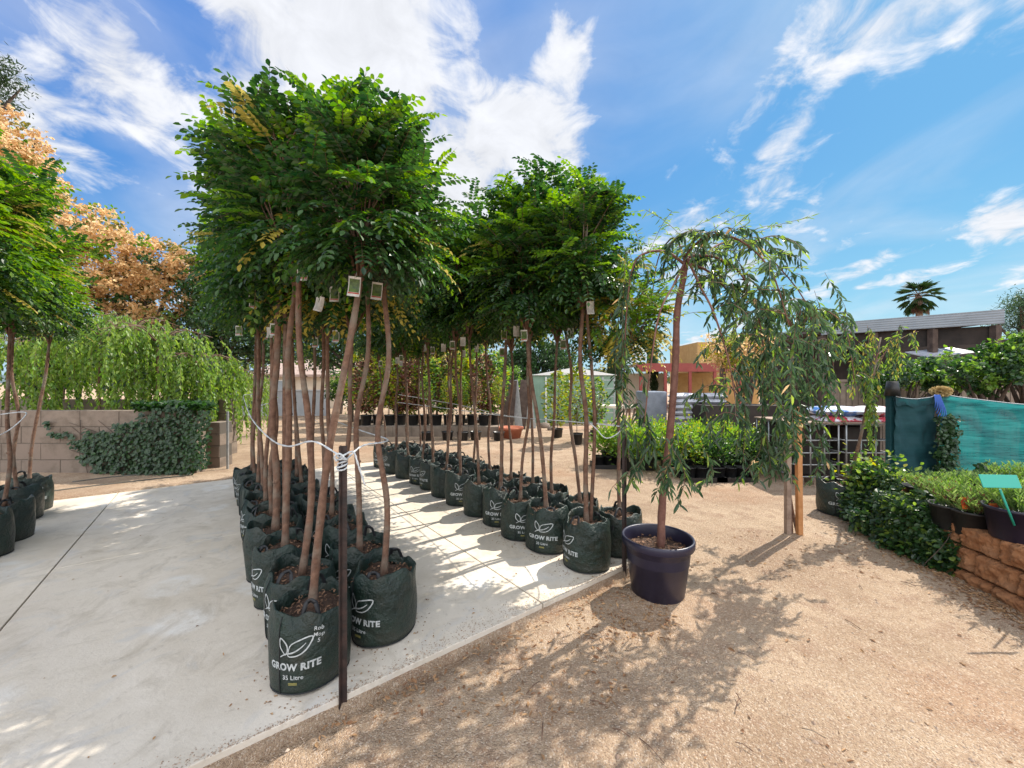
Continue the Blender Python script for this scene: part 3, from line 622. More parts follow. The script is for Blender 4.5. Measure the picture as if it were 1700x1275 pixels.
# ---- far left group
for k, (x, y) in enumerate([(-4.16, 3.33), (-4.42, 3.68), (-4.95, 4.2), (-5.2, 4.50), (-4.02, 2.92), (-4.60, 3.02), (-4.95, 3.45)]):
    x, y = x - .18, y - .14
    lab = [f'mop top tree in a grow bag, {o} at the left edge of the concrete' for o in ('front bag', 'second bag', 'third bag', 'last bag')] + ['mop top tree with bright green crown cut by the left edge of the photo', 'mop top tree behind the front bag at the left edge', 'mop top tree behind the second bag at the left edge']
    bagged_tree((x, y), lab[k], 'mop top trees in grow bags at the left edge', bagv=k, crown=(6 if k in (0, 1, 3, 4) else 5), h=1.86, lean=tuple(rng.normal(0, .06, 2)), face=-.9 + rng.normal(0, .2), cs=(.92, .84, .74, .68)[k] if k < 4 else (1.0 if k == 4 else .85), r=.016, tagk=('bf'[k % 2], .05, -.08, -.04, -.6) if k < 3 else None)
# ------------------------------------------------------------------ stakes and ropes
def stake(x, y, z0, z1, label, rz=.3):
    t = Geo()
    for k in range(3):
        a = rz + k * 2.094; d = np.array([math.cos(a), math.sin(a), 0]); t.box((x + d[0] * .0105, y + d[1] * .0105, (z0 + z1) / 2), (.021, .0045, z1 - z0), a)
    o = t.obj('star_picket', M['stake']); return tag(o, label, 'stake', 'steel stakes holding the ropes')
s1 = G(568, 1168); stake(s1[0], s1[1], -.2, 1.135, 'rusty dark steel stake at the concrete edge with white rope knotted to it')
stake(.87, 3.02, -.06, 1.10, 'black steel stake at the near end of the right-hand row', .8)
stake(-2.05, 6.95, -.06, 1.05, 'thin steel stake at the far end of the right-hand row')
stake(-4.45, 3.38, -.06, 1.12, 'black steel stake among the bags at the left edge')
def rope(pts, label, r=.0043, n=60, group='white ropes round the trees', m='rope', name='rope'):
    p = spline(pts, n); g = Geo()
    a = np.arange(n) * 1.1
    for s in (0, math.pi):   # two twisted strands
        off = np.stack([np.cos(a + s) * r * .45, np.sin(a + s) * r * .2, np.sin(a + s) * r * .45], 1); g.tube(p + off, r * .72, 6, 0)
    return tag(g.obj(name, M[m]), label, 'rope', group)
S = np.array([s1[0], s1[1] - .012, 1.09])
rope([S, P(520, 733, 1.95), P(478, 741, 2.15), P(447, 727, 2.5), P(418, 695, 3.0), P(407, 668, 3.9), P(405, 656, 5.2), P(420, 655, 6.0)], 'white rope running from the rusty stake round the left side of the tree block')
rope([S + [.0, 0, -.04], P(600, 741, 1.95), P(636, 734, 2.1), P(640, 728, 2.4), P(600, 715, 2.9), P(560, 700, 4.0)], 'short white rope from the rusty stake round the right-hand trunk')
rope([S + [.005, -.01, 0], P(586, 750, 1.79), P(594, 770, 1.79), P(606, 806, 1.80)], 'loose rope end dangling from the knot on the rusty stake', n=24)
g = Geo()
for k in range(5):
    a = np.linspace(0, 2 * math.pi, 16); c = S + np.array([0, .012, -.055 + .012 * k]); rr = .0185 + .003 * (k % 2); p = np.stack([c[0] + rr * np.cos(a), c[1] + rr * np.sin(a), c[2] + .007 * np.sin(a + k)], 1); g.tube(p, .0042, 6, 0)
g.tube(spline([S + [-.012, -.015, -.02], S + [-.02, -.02, .0], S + [.0, -.022, .016], S + [.02, -.02, .0], S + [.006, -.02, -.012]], 20), .0045, 6, 0)
tag(g.obj('rope_knot', M['rope']), 'white rope knot wound round the top of the rusty stake', 'knot')
Rn = np.array([.87, 2.995, 1.085])
rope([P(660, 668, 6.9), P(740, 678, 5.4), P(850, 692, 4.1), P(950, 700, 3.3), Rn], 'white rope along the aisle side of the right-hand row', n=120)
rope([P(662, 655, 7.0), P(760, 672, 5.9), P(840, 690, 4.9), P(960, 701, 3.9), P(1030, 706, 3.3), Rn + [.02, .02, 0]], 'white rope along the far side of the right-hand row', n=120, r=.0045)
rope([Rn + [-.02, -.02, 0], P(1022, 722, 2.95), P(1005, 727, 2.95), P(990, 712, 2.98), P(980, 703, 3.0)], 'slack loop of white rope hanging at the near end of the right-hand row', n=24, r=.004)
rope([P(-40, 735, 2.9), P(10, 717, 3.1), P(42, 690, 3.2), P(36, 684, 3.3), P(0, 688, 3.3)], 'white rope round the trunks at the left edge', n=30)
rope([P(425, 676, 6.0), P(455, 669, 6.2), P(490, 683, 6.2), P(528, 700, 6.3)], 'thin white rope at the back of the left-hand block', n=30, r=.006)
# ------------------------------------------------------------------ large weeping tree in the blue black pot
PB = np.array([1.015, 2.73, -.055])
t = thing('potted_weeping_tree', 'weeping tree with arching branches in a big blue-black plastic pot', 'potted tree', PB)
g = Geo().lathe([(.0, 0), (.165, 0), (.172, .006), (.215, .345), (.222, .352), (.236, .356), (.240, .364), (.242, .402), (.236, .413), (.226, .410), (.220, .396), (.214, .345), (.205, .25)], seg=64)
g.obj('pot', M['pot_blue'], t)
g = Geo().lathe([(.0, .335), (.1, .333), (.2125, .322)], seg=40); n = 260; a = rng.uniform(0, 6.28, n); rd = .2 * np.sqrt(rng.uniform(0, 1, n))
g.leaves(np.stack([rd * np.cos(a), rd * np.sin(a), .336 + rng.uniform(0, .008, n)], 1), rng.normal(0, 1, (n, 3)) * (1, 1, .3), np.tile([0, 0, 1.0], (n, 1)) + rng.normal(0, .3, (n, 3)), rng.uniform(.01, .03, n), rng.uniform(.006, .012, n), 1)
g.obj('potting_soil', [M['soil'], M['chips']], t)
def rel(px, py, Y): return P(px, py, Y) - PB
tr = spline([rel(1097, 915, 2.73), rel(1100, 830, 2.74), rel(1112, 720, 2.76), rel(1121, 610, 2.76), rel(1124, 520, 2.75), rel(1133, 470, 2.73), rel(1138, 440, 2.72)], 36)
g = Geo().tube(tr, np.linspace(.027, .020, 36) * (1 + .05 * np.sin(np.arange(36) * 1.7)), 10, 0, rough=.05)
top = tr[-1]; brs = []
def br(pts, r=.011):
    p = spline([top + np.array([0, 0, -.03 * len(brs) % .08])] + [rel(*q) for q in pts], 26); g.tube(p, np.linspace(r, .0035, 26), 7, 0); brs.append(p)
br([(1110, 420, 2.68), (1078, 418, 2.6), (1052, 440, 2.55), (1040, 520, 2.52), (1036, 640, 2.5)])
br([(1160, 424, 2.72), (1195, 430, 2.7), (1235, 462, 2.7), (1262, 540, 2.7), (1275, 650, 2.7)])
br([(1175, 450, 2.8), (1210, 485, 2.85), (1250, 540, 2.9), (1300, 600, 2.95), (1318, 700, 2.95)], .010)
br([(1165, 480, 2.6), (1185, 520, 2.5), (1210, 600, 2.45), (1225, 690, 2.42)], .009)
br([(1160, 430, 2.9), (1195, 405, 3.1), (1240, 400, 3.25), (1290, 440, 3.35), (1345, 520, 3.4), (1350, 640, 3.4)], .010)
br([(1125, 400, 2.9), (1110, 400, 3.1), (1090, 440, 3.25), (1075, 560, 3.3)], .009)
br([(1150, 410, 2.6), (1180, 390, 2.5), (1230, 400, 2.42), (1280, 450, 2.4), (1310, 540, 2.4)], .009)
br([(1120, 470, 2.6), (1095, 520, 2.45), (1080, 610, 2.4), (1070, 700, 2.4)], .008)
g.obj('trunk', M['bark_red'], t)
def strand_leaves(g, p, spacing, ll, lw, mat=0, hang=.7, spread=.8, skip=0.0):
    d = np.linalg.norm(np.diff(p, axis=0), axis=1); s = np.concatenate([[0], np.cumsum(d)]); n = max(2, int(s[-1] / spacing))
    q = np.linspace(s[-1] * .06, s[-1], n); B = np.stack([np.interp(q, s, p[:, i]) for i in range(3)], 1); T = unit(np.gradient(B, axis=0))
    a = rng.uniform(0, 6.28, n); O = np.stack([np.cos(a), np.sin(a), 0 * a], 1)
    D = T * .6 + O * spread + np.array([0, 0, -hang]) + rng.normal(0, .32, (n, 3)); N = unit(O + rng.normal(0, .5, (n, 3)) + np.array([0, 0, .6]))
    k = rng.random(n) > skip; m = mat if np.isscalar(mat) else rng.choice(mat[0], n, p=mat[1])[k]
    g.leaves(B[k], D[k], N[k], ll * rng.uniform(.6, 1.2, k.sum()), lw * rng.uniform(.75, 1.2, k.sum()), m, fold=.3, droop=.18)
def twigs(g, brs, per, length, down, spacing, ll, lw, mat, tw=1, lo=6, radial=.35):
    for p in brs:
        for k in range(per):
            i = rng.integers(lo, len(p)); b = p[i]; a = rng.uniform(0, 6.28); L = length * rng.uniform(.4, 1.15); o = np.array([math.cos(a), math.sin(a), 0]) * radial * rng.uniform(.3, 1)
            q = spline([b, b + o * .5 * L + np.array([0, 0, .10 * L]), b + o * .95 * L + np.array([0, 0, -.35 * L * down]), b + o * 1.1 * L + np.array([0, 0, -1.0 * L * down])], 14)
            if q[-1][2] < .12 : q = q[q[:, 2] > .12]
            if len(q) < 4: continue
            g.tube(q, np.linspace(.0028, .0012, len(q)), 4, tw, cap=False); strand_leaves(g, q, spacing, ll, lw, mat)
g = Geo(); WM = ([0, 2, 3], [.90, .09, .01]); twigs(g, brs[:1] + brs[5:6], 3, .24, .5, .017, .07, .0135, WM, lo=4, radial=.7); twigs(g, brs[1:5] + brs[6:7], 8, .30, .35, .018, .08, .0185, WM, lo=4, radial=1.0); twigs(g, [brs[1], brs[2], brs[4], brs[6], brs[2], brs[4]], 12, .32, .35, .015, .082, .019, WM, lo=7, radial=1.05)
for p in brs[:1] + brs[2:3]:
    strand_leaves(g, p[10:], .009, .07, .0125, ([0, 2], [.8, .2]))
for (px, py, Y, L) in [(1060, 690, 2.45, .35), (1085, 700, 2.4, .42), (1120, 715, 2.5, .38), (1150, 735, 2.45, .33), (1165, 745, 2.6, .28), (1100, 740, 2.6, .3), (1050, 720, 2.5, .4), (1370, 560, 3.1, .6), (1330, 660, 2.9, .5), (1300, 690, 2.9, .5), (1340, 520, 2.8, .6), (1200, 640, 2.5, .4), (1250, 700, 2.7, .4), (1028, 440, 2.5, .9), (1042, 450, 2.55, 1.0), (1035, 560, 2.5, .8), (1048, 660, 2.5, .55), (1075, 700, 2.5, .4), (1150, 720, 2.5, .35),
                       (1310, 520, 2.5, .9), (1290, 560, 2.6, .9), (1330, 600, 2.8, .7), (1260, 480, 2.6, .7), (1230, 560, 2.6, .8), (1280, 620, 2.7, .7), (1350, 480, 3.2, .8)]:
    for _ in range(1 if px < 1200 else 2):
        b = rel(px, py, Y) + rng.normal(0, .04, 3); q = spline([b, b + [rng.normal(0, .05), rng.normal(0, .05), -L * .5], b + [rng.normal(0, .08), rng.normal(0, .08), -L]], 12); g.tube(q, .0018, 4, 1, cap=False); strand_leaves(g, q, .014, .08, .018, WM, hang=.5, spread=1.0)
# fine upright shoots on the top
for p in brs:
    for k in range(7):
        b = p[rng.integers(4, 18)]; o = np.array([rng.normal(0, .14), rng.normal(0, .14), rng.uniform(.03, .14)]); q = spline([b, b + o, b + o * 1.7 + [0, 0, -.04]], 10); g.tube(q, .0014, 4, 1, cap=False); strand_leaves(g, q, .018, .05, .007, 2, hang=.1)
g.obj('crown', [M['weep'], M['bark'], M['weep_green'], M['orange_leaf']], t)
# ------------------------------------------------------------------ staked tree in the gravel
SB = G(1313, 885)
t = thing('staked_tree', 'young weeping tree tied between a grey and an orange timber stake in the gravel', 'tree', SB)
tr = spline([(0.0, 0, -.05), (.0, .02, .3), (-.02, .03, .8), (.0, .05, 1.2), (.05, .05, 1.75), (.10, .05, 2.05)], 30)
g = Geo().tube(tr, np.linspace(.022, .014, 30), 8, 0, rough=.06)
g.tube(spline([(.07, 0, -.02), (.03, .02, .2), (-.01, .03, .5)], 10), .015, 7, 0); bb = []
for (a, rr, zz, dz) in [(0.1, .34, 2.15, .8), (.9, .35, 2.25, .8), (1.9, .35, 2.2, .9), (2.9, .55, 2.2, .8), (3.5, .6, 2.15, .6), (4.3, .45, 2.2, .7), (5.2, .38, 2.15, .7)]:
    d = np.array([math.cos(a), math.sin(a), 0]); p = spline([tr[-3], np.array([.1, .05, zz]) + d * rr * .45, np.array([.1, .05, zz - .2]) + d * rr, np.array([.1, .05, zz - dz]) + d * rr * 1.2], 22); g.tube(p, np.linspace(.008, .003, 22), 6, 0); bb.append(p)
g.obj('trunk', M['bark'], t)
g = Geo(); twigs(g, bb, 13, .30, .4, .017, .085, .021, ([0, 2, 3], [.76, .22, .02]), lo=4, radial=.8)
g.obj('crown', [M['weep'], M['bark'], M['weep_green'], M['leaf_yellow']], t)
def post(x, y, z0, z1, sx, sy, m, label, name='timber_stake', cat='stake', rz=0, ry=0, group=None):
    return tag(Geo().box((x, y, (z0 + z1) / 2), (sx, sy, z1 - z0), rz, ry=ry).obj(name, M[m], bevel=.003), label, cat, group)
post(SB[0] - .045, SB[1] - .02, -.2, 1.15, .045, .045, 'timber_grey', 'weathered grey timber stake left of the orange one')
post(SB[0] + .055, SB[1] - .03, -.2, 1.19, .045, .045, 'timber', 'fresh orange timber stake beside the young tree', ry=-.01)
g = Geo(); a = np.linspace(0, 6.28, 24); g.tube(np.stack([SB[0] + .01 + .085 * np.cos(a), SB[1] - .02 + .045 * np.sin(a), 1.02 + .02 * np.sin(a * 2)], 1), .011, 6, 0)
tag(g.obj('tree_tie', M['straw']), 'straw coloured tie looped round the two timber stakes', 'tie')
# ---- leaning tree in grow bag by the cages
BB = G(1395, 852); t = thing('bagged_tree', 'thin leaning tree with sparse yellowing leaves in a grow bag by the wire cages', 'potted tree', BB)
bag, soil, pr, hs = BAGS[1]; b = inst('grow_bag', bag, t, rz=-2.1 + 1.57, scale=(1.15, 1.15, 1.0)); 
for nm_, pm in pr: inst(nm_, pm, b)
for hm in hs: inst('handle', hm, b)
inst('potting_soil', soil, t, scale=(1.15, 1.15, 1.0))
tr = spline([(.03, 0, .28), P(1420, 760, 4.3) - BB, P(1436, 690, 4.25) - BB, P(1446, 640, 4.2) - BB, P(1462, 560, 4.2) - BB], 24); g = Geo().tube(tr, np.linspace(.019, .008, 24), 8, 0, rough=.05); bb = []
for (px, py, Y) in [(1405, 545, 4.0), (1440, 540, 4.3), (1500, 545, 4.2), (1525, 550, 4.5), (1415, 600, 4.1), (1490, 590, 4.4), (1445, 690, 4.0), (1420, 640, 4.1)]:
    e = P(px, py, Y) - BB; i = rng.integers(12, 22); p = spline([tr[i], (tr[i] + e) / 2 + [0, 0, .07], e], 16); g.tube(p, np.linspace(.005, .002, 16), 5, 0); bb.append(p)
g.obj('trunk', M['bark'], t); g = Geo(); twigs(g, bb, 8, .36, .7, .017, .065, .018, ([0, 2, 3], [.5, .38, .12]), lo=3); strand_leaves(g, np.array([P(1448, 620, 4.1), P(1440, 700, 4.0), P(1450, 745, 4.0)]) - BB, .008, .06, .02, 2)
g.obj('crown', [M['weep'], M['bark'], M['weep_green'], M['leaf_yellow']], t)
# ------------------------------------------------------------------ block wall, ivy and beds on the left
def block_wall(name, x0, x1, y, z0, courses, ch, bl, label, th=.19, m='concrete_wall', cap=False):
    g = Geo(); g.box(((x0 + x1) / 2, y, z0 + courses * ch / 2 - .004), (x1 - x0 - .02, th - .012, courses * ch - .01), mat=1)
    for c in range(courses):
        x = x0 - (bl / 2 if c % 2 else 0)
        while x < x1 - .02:
            a, b = max(x, x0), min(x + bl, x1)
            if b - a > .03: g.box(((a + b) / 2, y + rng.normal(0, .0015), z0 + c * ch + ch / 2), (b - a - .01, th, ch - .01))
            x += bl
    o = g.obj(name, [M[m], M['mortar']], bevel=.005); return tag(o, label, 'wall')
WY = 6.3
block_wall('block_wall', -11.5, (335 - 850) / F * WY, WY, -.06, 4, .262, .62, 'buff concrete block wall behind the left edge of the concrete')
block_wall('block_wall', -12, -5.6, 7.9, -.06, 4, .29, .6, 'second taller block wall of the raised bed behind the front wall')
block_wall('block_pier', -5.14, -4.92, 6.75, -.04, 4, .2, .42, 'short stacked block pier at the right end of the raised bed', th=.3)
post(-4.72, 6.5, -.05, .95, .03, .03, 'galv', 'thin galvanised post beside the ivy wall', 'metal_post', 'post')
def ivy():
    n = 9000; x = rng.uniform(75, 350, n); y = rng.uniform(575, 800, n)
    # outline surveyed from the wall: upper edge as a function of position along it
    up = np.interp(x, [75, 95, 130, 180, 215, 250, 262, 350], [695, 712, 722, 712, 700, 684, 676, 672]); lo = np.interp(x, [75, 100, 130, 150, 200, 330, 345], [705, 730, 752, 786, 796, 790, 770])
    f = y + 26 * np.array([noise.noise(Vector((a * .05, b * .05, 0))) for a, b in zip(x, y)]); k = (f > up) & (f < lo) & ((x < 338) | (rng.random(n) < .4)); x, y = x[k], y[k]
    n = len(x); Y = WY - .12 - rng.uniform(0, .16, n) * np.clip((x - 80) / 120, .15, 1); Pp = np.stack([(x - 850) / F * Y, Y, CAMH + (HOR - y) / F * Y], 1); Pp[:, 2] = np.maximum(Pp[:, 2], -.03)
    D = np.stack([rng.normal(0, .7, n), -rng.uniform(.1, .6, n), -rng.uniform(.2, 1, n)], 1); N = np.stack([rng.normal(0, .35, n), -np.ones(n), rng.uniform(.1, .9, n)], 1)
    g = Geo().leaves(Pp, D, N, rng.uniform(.03, .075, n), rng.uniform(.028, .06, n), rng.choice([0, 0, 0, 1], n), wide=.3)
    n = 2600; x = rng.uniform(-4.95 - .62, -4.9 + .02, n) - rng.choice([0, .35], n); y = rng.uniform(WY - .22, WY + .18, n); z = 1.0 + rng.uniform(0, .13, n) * (1 - (rng.uniform(0, 1, n)) * .3)
    g.leaves(np.stack([x, y, z], 1), rng.normal(0, 1, (n, 3)) * (1, 1, .4), np.tile([0, 0, 1.0], (n, 1)) + rng.normal(0, .5, (n, 3)), .06, .05, 1, wide=.3)
    for k in range(26):
        a = P(rng.uniform(140, 330), 788, WY - .11); b = P(rng.uniform(110, 330), rng.uniform(690, 760), WY - .11); g.tube(spline([a, (a + b) / 2 + rng.normal(0, .05, 3) * (1, 0, 1), b], 10), .004, 4, 2)
    tag(g.obj('ivy', [M['ivy'], M['leaf'], M['bark_dark']]), 'dark ivy spreading over the right half of the buff block wall', 'climbing plant')
ivy()
def weeping(name, base, h, rad, drop, strands, label, mats, spacing=.03, ll=.075, lw=.032, group=None, tr_r=.03, m=('weep_green', 'bark', 'bright', 'leaf_dark'), cat='tree', zmin=.1):
    t = thing(name, label, cat, base, 0, group); g = Geo().tube(spline([(0, 0, 0), (rng.normal(0, .05), rng.normal(0, .05), h * .5), (0, 0, h * .93)], 12), np.linspace(tr_r, tr_r * .6, 12), 7, 0, rough=.06); bs = []
    for k in range(9):
        a = k * .7 + rng.uniform(-.2, .2); d = np.array([math.cos(a), math.sin(a), 0]); p = spline([(0, 0, h * .9), np.array([0, 0, h]) + d * rad * .45, np.array([0, 0, h * .96]) + d * rad], 10); g.tube(p, np.linspace(tr_r * .5, .006, 10), 5, 0); bs.append(p)
    g.obj('trunk', M['bark'], t); g = Geo()
    for s in range(strands):
        p = bs[rng.integers(9)]; b = p[rng.integers(2, 10)] + rng.normal(0, rad * .13, 3) * (1, 1, .6); L = drop * rng.uniform(.2, 1.25); o = np.array([b[0], b[1], 0]) * .18 + rng.normal(0, .07, 3) * (1, 1, 0)
        q = spline([b, b + o + [0, 0, -L * .4], b + o * 1.4 + [0, 0, -L]], 10); q = q[q[:, 2] > zmin]
        if len(q) < 4: continue
        g.tube(q, .002, 3, 1, cap=False); strand_leaves(g, q, spacing, ll, lw, mats, hang=.6)
    g.obj('crown', [M[x] for x in m], t); return t
WG = 'weeping trees behind the block wall'
for k, (px, Y, h, rd, st) in enumerate([(70, 7.2, 2.25, .75, 85), (170, 7.1, 2.55, .8, 110), (262, 7.2, 2.45, .8, 110), (330, 7.4, 2.0, .6, 100), (215, 8.6, 2.9, .9, 130), (110, 8.6, 2.9, .9, 130)]):
    weeping('weeping_tree', ((px - 850) / F * Y, Y, -.04), h, rd, 1.35, st, ['weeping green tree at the left end behind the block wall', 'weeping green tree with pale leaning trunk behind the middle of the block wall', 'weeping green tree behind the ivy covered part of the block wall', 'small weeping green tree at the right end of the block wall', 'taller weeping tree in the second row behind the ivy', 'taller weeping tree in the second row at the far left'][k], ([0, 2, 3], [.62, .30, .08]), group=WG, ll=.085, lw=.045)
weeping('weeping_tree', ((385 - 850) / F * 9.0, 9.0, -.02), 1.75, .45, 1.5, 80, 'small weeping tree with long pale strands standing alone on the gravel', ([0, 2], [.6, .4]), spacing=.035, group='weeping trees on the gravel')
weeping('weeping_tree', ((420 - 850) / F * 10.5, 10.5, -.02), 1.7, .5, 1.3, 60, 'pale weeping tree just left of the far corrugated fence', ([0, 2], [.6, .4]), spacing=.04, group='weeping trees on the gravel')
g = Geo(); g.tube(spline([P(80, 822, 5.1), P(160, 812, 5.4), P(250, 803, 5.75), P(310, 797, 6.0), P(315, 790, 6.15), P(280, 789, 6.15), P(200, 795, 5.95), P(120, 805, 5.6)], 60) * (1, 1, 0) + (0, 0, 0.005), .012, 6, 0)
tag(g.obj('garden_hose', M['hose']), 'brown garden hose lying in a long loop in front of the block wall', 'hose')
# ------------------------------------------------------------------ generic trees
def broad(name, label, base, th, tr, blobs, nl, ll, lw, mts, w=None, cat='tree', group=None, clump=.35, bark='bark_dark', nbr=16, zlow=None):
    t = thing(name, label, cat, base, 0, group); base = np.asarray(base, float); g = Geo()
    bl = [(np.asarray(c, float) - base, np.broadcast_to(np.asarray(r, float), 3)) for c, r in blobs]; vol = np.array([np.prod(r) ** .75 for _, r in bl]); vol /= vol.sum()
    cen = np.average([c for c, _ in bl], axis=0, weights=vol); tp = np.array([cen[0] * .4, cen[1] * .4, th]); g.tube(spline([(0, 0, -.1), tp * (.3, .3, .5), tp], 14), np.linspace(tr, tr * .6, 14), 9, 0, rough=.08)
    ncl = max(30, nl // 45); cl = []
    for k in range(ncl):
        c, r = bl[rng.choice(len(bl), p=vol)]; v = unit(rng.normal(0, 1, 3)) * rng.uniform(.45, 1.03); cl.append(c + v * r)
    cl = np.array(cl)
    for k in range(nbr):
        e = cl[rng.integers(ncl)]; g.tube(spline([tp * (1, 1, rng.uniform(.8, 1)), (tp + e) / 2 + rng.normal(0, .08, 3) * np.linalg.norm(e - tp), e], 10), np.linspace(tr * .45, tr * .08, 10), 5, 0)
    g.obj('trunk', M[bark], t); ci = rng.integers(0, ncl, nl); sg = clump * np.mean([r.mean() for _, r in bl])
    Pp = cl[ci] + rng.normal(0, 1, (nl, 3)) * sg * (.5, .5, .38); Pp[:, 2] = np.maximum(Pp[:, 2], .04)
    D = rng.normal(0, 1, (nl, 3)) + np.array([0, 0, -.3]); N = rng.normal(0, .7, (nl, 3)) + np.array([0, 0, .7])
    cm = rng.choice(len(mts), ncl, p=w) if w is not None else np.zeros(ncl, int)
    if zlow is not None: cm = np.where(cl[:, 2] < zlow + rng.normal(0, .4, ncl), rng.integers(1, 3, ncl), cm)
    mm = np.where(rng.random(nl) < .8, cm[ci], rng.choice(len(mts), nl, p=w) if w is not None else 0)
    Geo().leaves(Pp, D, N, ll * rng.uniform(.6, 1.2, nl), lw * rng.uniform(.6, 1.2, nl), mm).obj('crown', [M[m] for m in mts], t); return t
Y = 11.5
broad('autumn_tree', 'large tree with orange autumn leaves rising behind the block wall at left', (P(60, 0, Y)[0], Y, -.03), 4.2, .22,
      [(P(0, 300, Y), (1.5, 1.6, 1.5)), (P(75, 360, Y), (1.5, 1.5, 1.2)), (P(150, 375, Y), (1.0, 1.3, .75)), (P(110, 450, Y), (2.0, 1.6, 1.0)), (P(-90, 270, Y), (1.8, 2, 2.0)), (P(30, 235, Y), (.9, .9, .7)), (P(190, 400, Y - .4), (.7, .8, .5))], 19000, .12, .085, ['orange_leaf', 'orange_green', 'leaf_light'], [.78, .12, .10], nbr=30, clump=.17, zlow=3.9)
Y = 12.5
broad('autumn_tree', 'smaller orange-leaved tree just left of the dense tree block', (P(235, 0, Y)[0], Y, -.03), 2.6, .14,
      [(P(255, 430, Y), (1.0, 1.1, .7)), (P(210, 480, Y), (1.2, 1.2, .9)), (P(300, 470, Y), (.75, .9, .9)), (P(240, 530, Y), (1.6, 1.2, .6))], 12500, .11, .08, ['orange_leaf', 'orange_green', 'leaf'], [.80, .12, .08], nbr=24, clump=.19, zlow=3.6)
Y = 13
broad('dark_tree', 'dark green tree filling the gap behind the left-hand block', (P(355, 0, Y)[0], Y, -.03), 2.4, .16,
      [(P(350, 500, Y), (1.1, 1.2, 1.4)), (P(390, 560, Y), (1.3, 1.2, 1.1)), (P(370, 430, Y), (1.0, 1, .9)), (P(440, 560, Y), (1.2, 1.2, 1.2)), (P(340, 590, Y), (.9, 1, .6))], 15000, .12, .07, ['leaf_dark', 'leaf', 'weep_green'], [.65, .27, .08], clump=.3)
broad('pine_tree', 'dark conifer whose tip shows at the upper left edge', (P(-60, 0, 16)[0], 16, -.03), 11, .3, [(P(-5, 118, 16), (.75, 1, .45)), (P(-60, 130, 16), (1.6, 1.4, 1)), (P(-90, 240, 16), (1.9, 1.9, 1.9))], 12000, .20, .045, ['leaf_dark'], clump=.3)
Y = 17
broad('dark_tree', 'round dark green tree behind the green garden shed', (P(905, 0, Y)[0], Y, -.03), 1.5, .15, [(P(890, 585, Y), (1.0, 1.2, .9)), (P(930, 592, Y), (.75, 1.2, .7)), (P(870, 610, Y), (1.0, 1, .8))], 9000, .13, .08, ['leaf_dark', 'leaf'], [.7, .3], clump=.3)
broad('dark_tree', 'dark leafy tree behind the plum-leaved saplings', (P(560, 0, 18)[0], 18, -.03), 2, .18, [(P(540, 560, 18), (2.2, 1.5, 1.6)), (P(640, 570, 18), (2.0, 1.5, 1.0)), (P(720, 575, 18), (1.5, 1.4, .9)), (P(780, 575, 18), (1.3, 1.4, 1.1))], 16000, .15, .09, ['leaf_dark', 'leaf', 'weep_green'], [.5, .35, .15], clump=.3)
# cypress
def cypress(px, top, Y, wd, label):
    b = np.array([(px - 850) / F * Y, Y, -.03]); h = CAMH + (HOR - top) / F * Y; t = thing('cypress_tree', label, 'tree', b, 0, 'columnar cypress trees beyond the yard'); Geo().tube([(0, 0, 0), (0, 0, h * .8)], [.12, .03], 7).obj('trunk', M['bark_dark'], t)
    n = 7000; z = rng.uniform(.25, h, n) ; f = np.clip((h - z) / h, 0, 1) ** .55 * np.clip((z) / (h * .25), .5, 1); a = rng.uniform(0, 6.28, n); rr = wd * f * rng.uniform(.7, 1.08, n)
    Geo().leaves(np.stack([rr * np.cos(a), rr * np.sin(a), z], 1), np.stack([np.cos(a) * .4, np.sin(a) * .4, np.ones(n)], 1) + rng.normal(0, .2, (n, 3)), np.stack([np.cos(a), np.sin(a), .2 + 0 * a], 1), .22, .06, 0).obj('crown', [M['leaf_dark']], t)
cypress(1083, 552, 24, .42, 'slim columnar cypress left of the weeping tree trunk, in front of the red roof')
cypress(1020, 536, 22, .46, 'columnar cypress seen between the tree rows, left of the red roof')
# palm
def palm():
    Y = 26; b = np.array([(1525 - 850) / F * Y, Y, 0]); h = CAMH + (HOR - 492) / F * Y; t = thing('palm_tree', 'tall fan palm standing above the grey carport roof', 'tree', b)
    Geo().tube(spline([(0, 0, 0), (.1, 0, h * .5), (0, 0, h)], 12), np.linspace(.24, .16, 12), 10, rough=.05).obj('trunk', M['bark'], t); g = Geo()
    for k in range(34):
        a = k * 2.4; el = R(80 - k * 4.3); d = np.array([math.cos(a) * math.cos(el), math.sin(a) * math.cos(el), math.sin(el)]); st = rng.uniform(.30, .75); c = np.array([0, 0, h]) + d * st - np.array([0, 0, .12 * (1 - math.sin(el))]); g.tube([np.array([0, 0, h]), c], .018, 4, 1)
        s_ = unit(np.cross(d, [0, 0, 1])); n = 11; f = np.linspace(-.8, .8, n); D = d * np.cos(f)[:, None] + s_ * np.sin(f)[:, None] + np.array([0, 0, -.25]); N = np.tile(unit(np.cross(s_, d)), (n, 1))
        g.leaves(np.tile(c, (n, 1)), D, N, (.74 if el > -.5 else .62) * rng.uniform(.8, 1.1, n), .05, 1 if el < R(-50) else 0, droop=.35)
    g.obj('crown', [M['leaf_dark'], M['bark']], t)
palm()
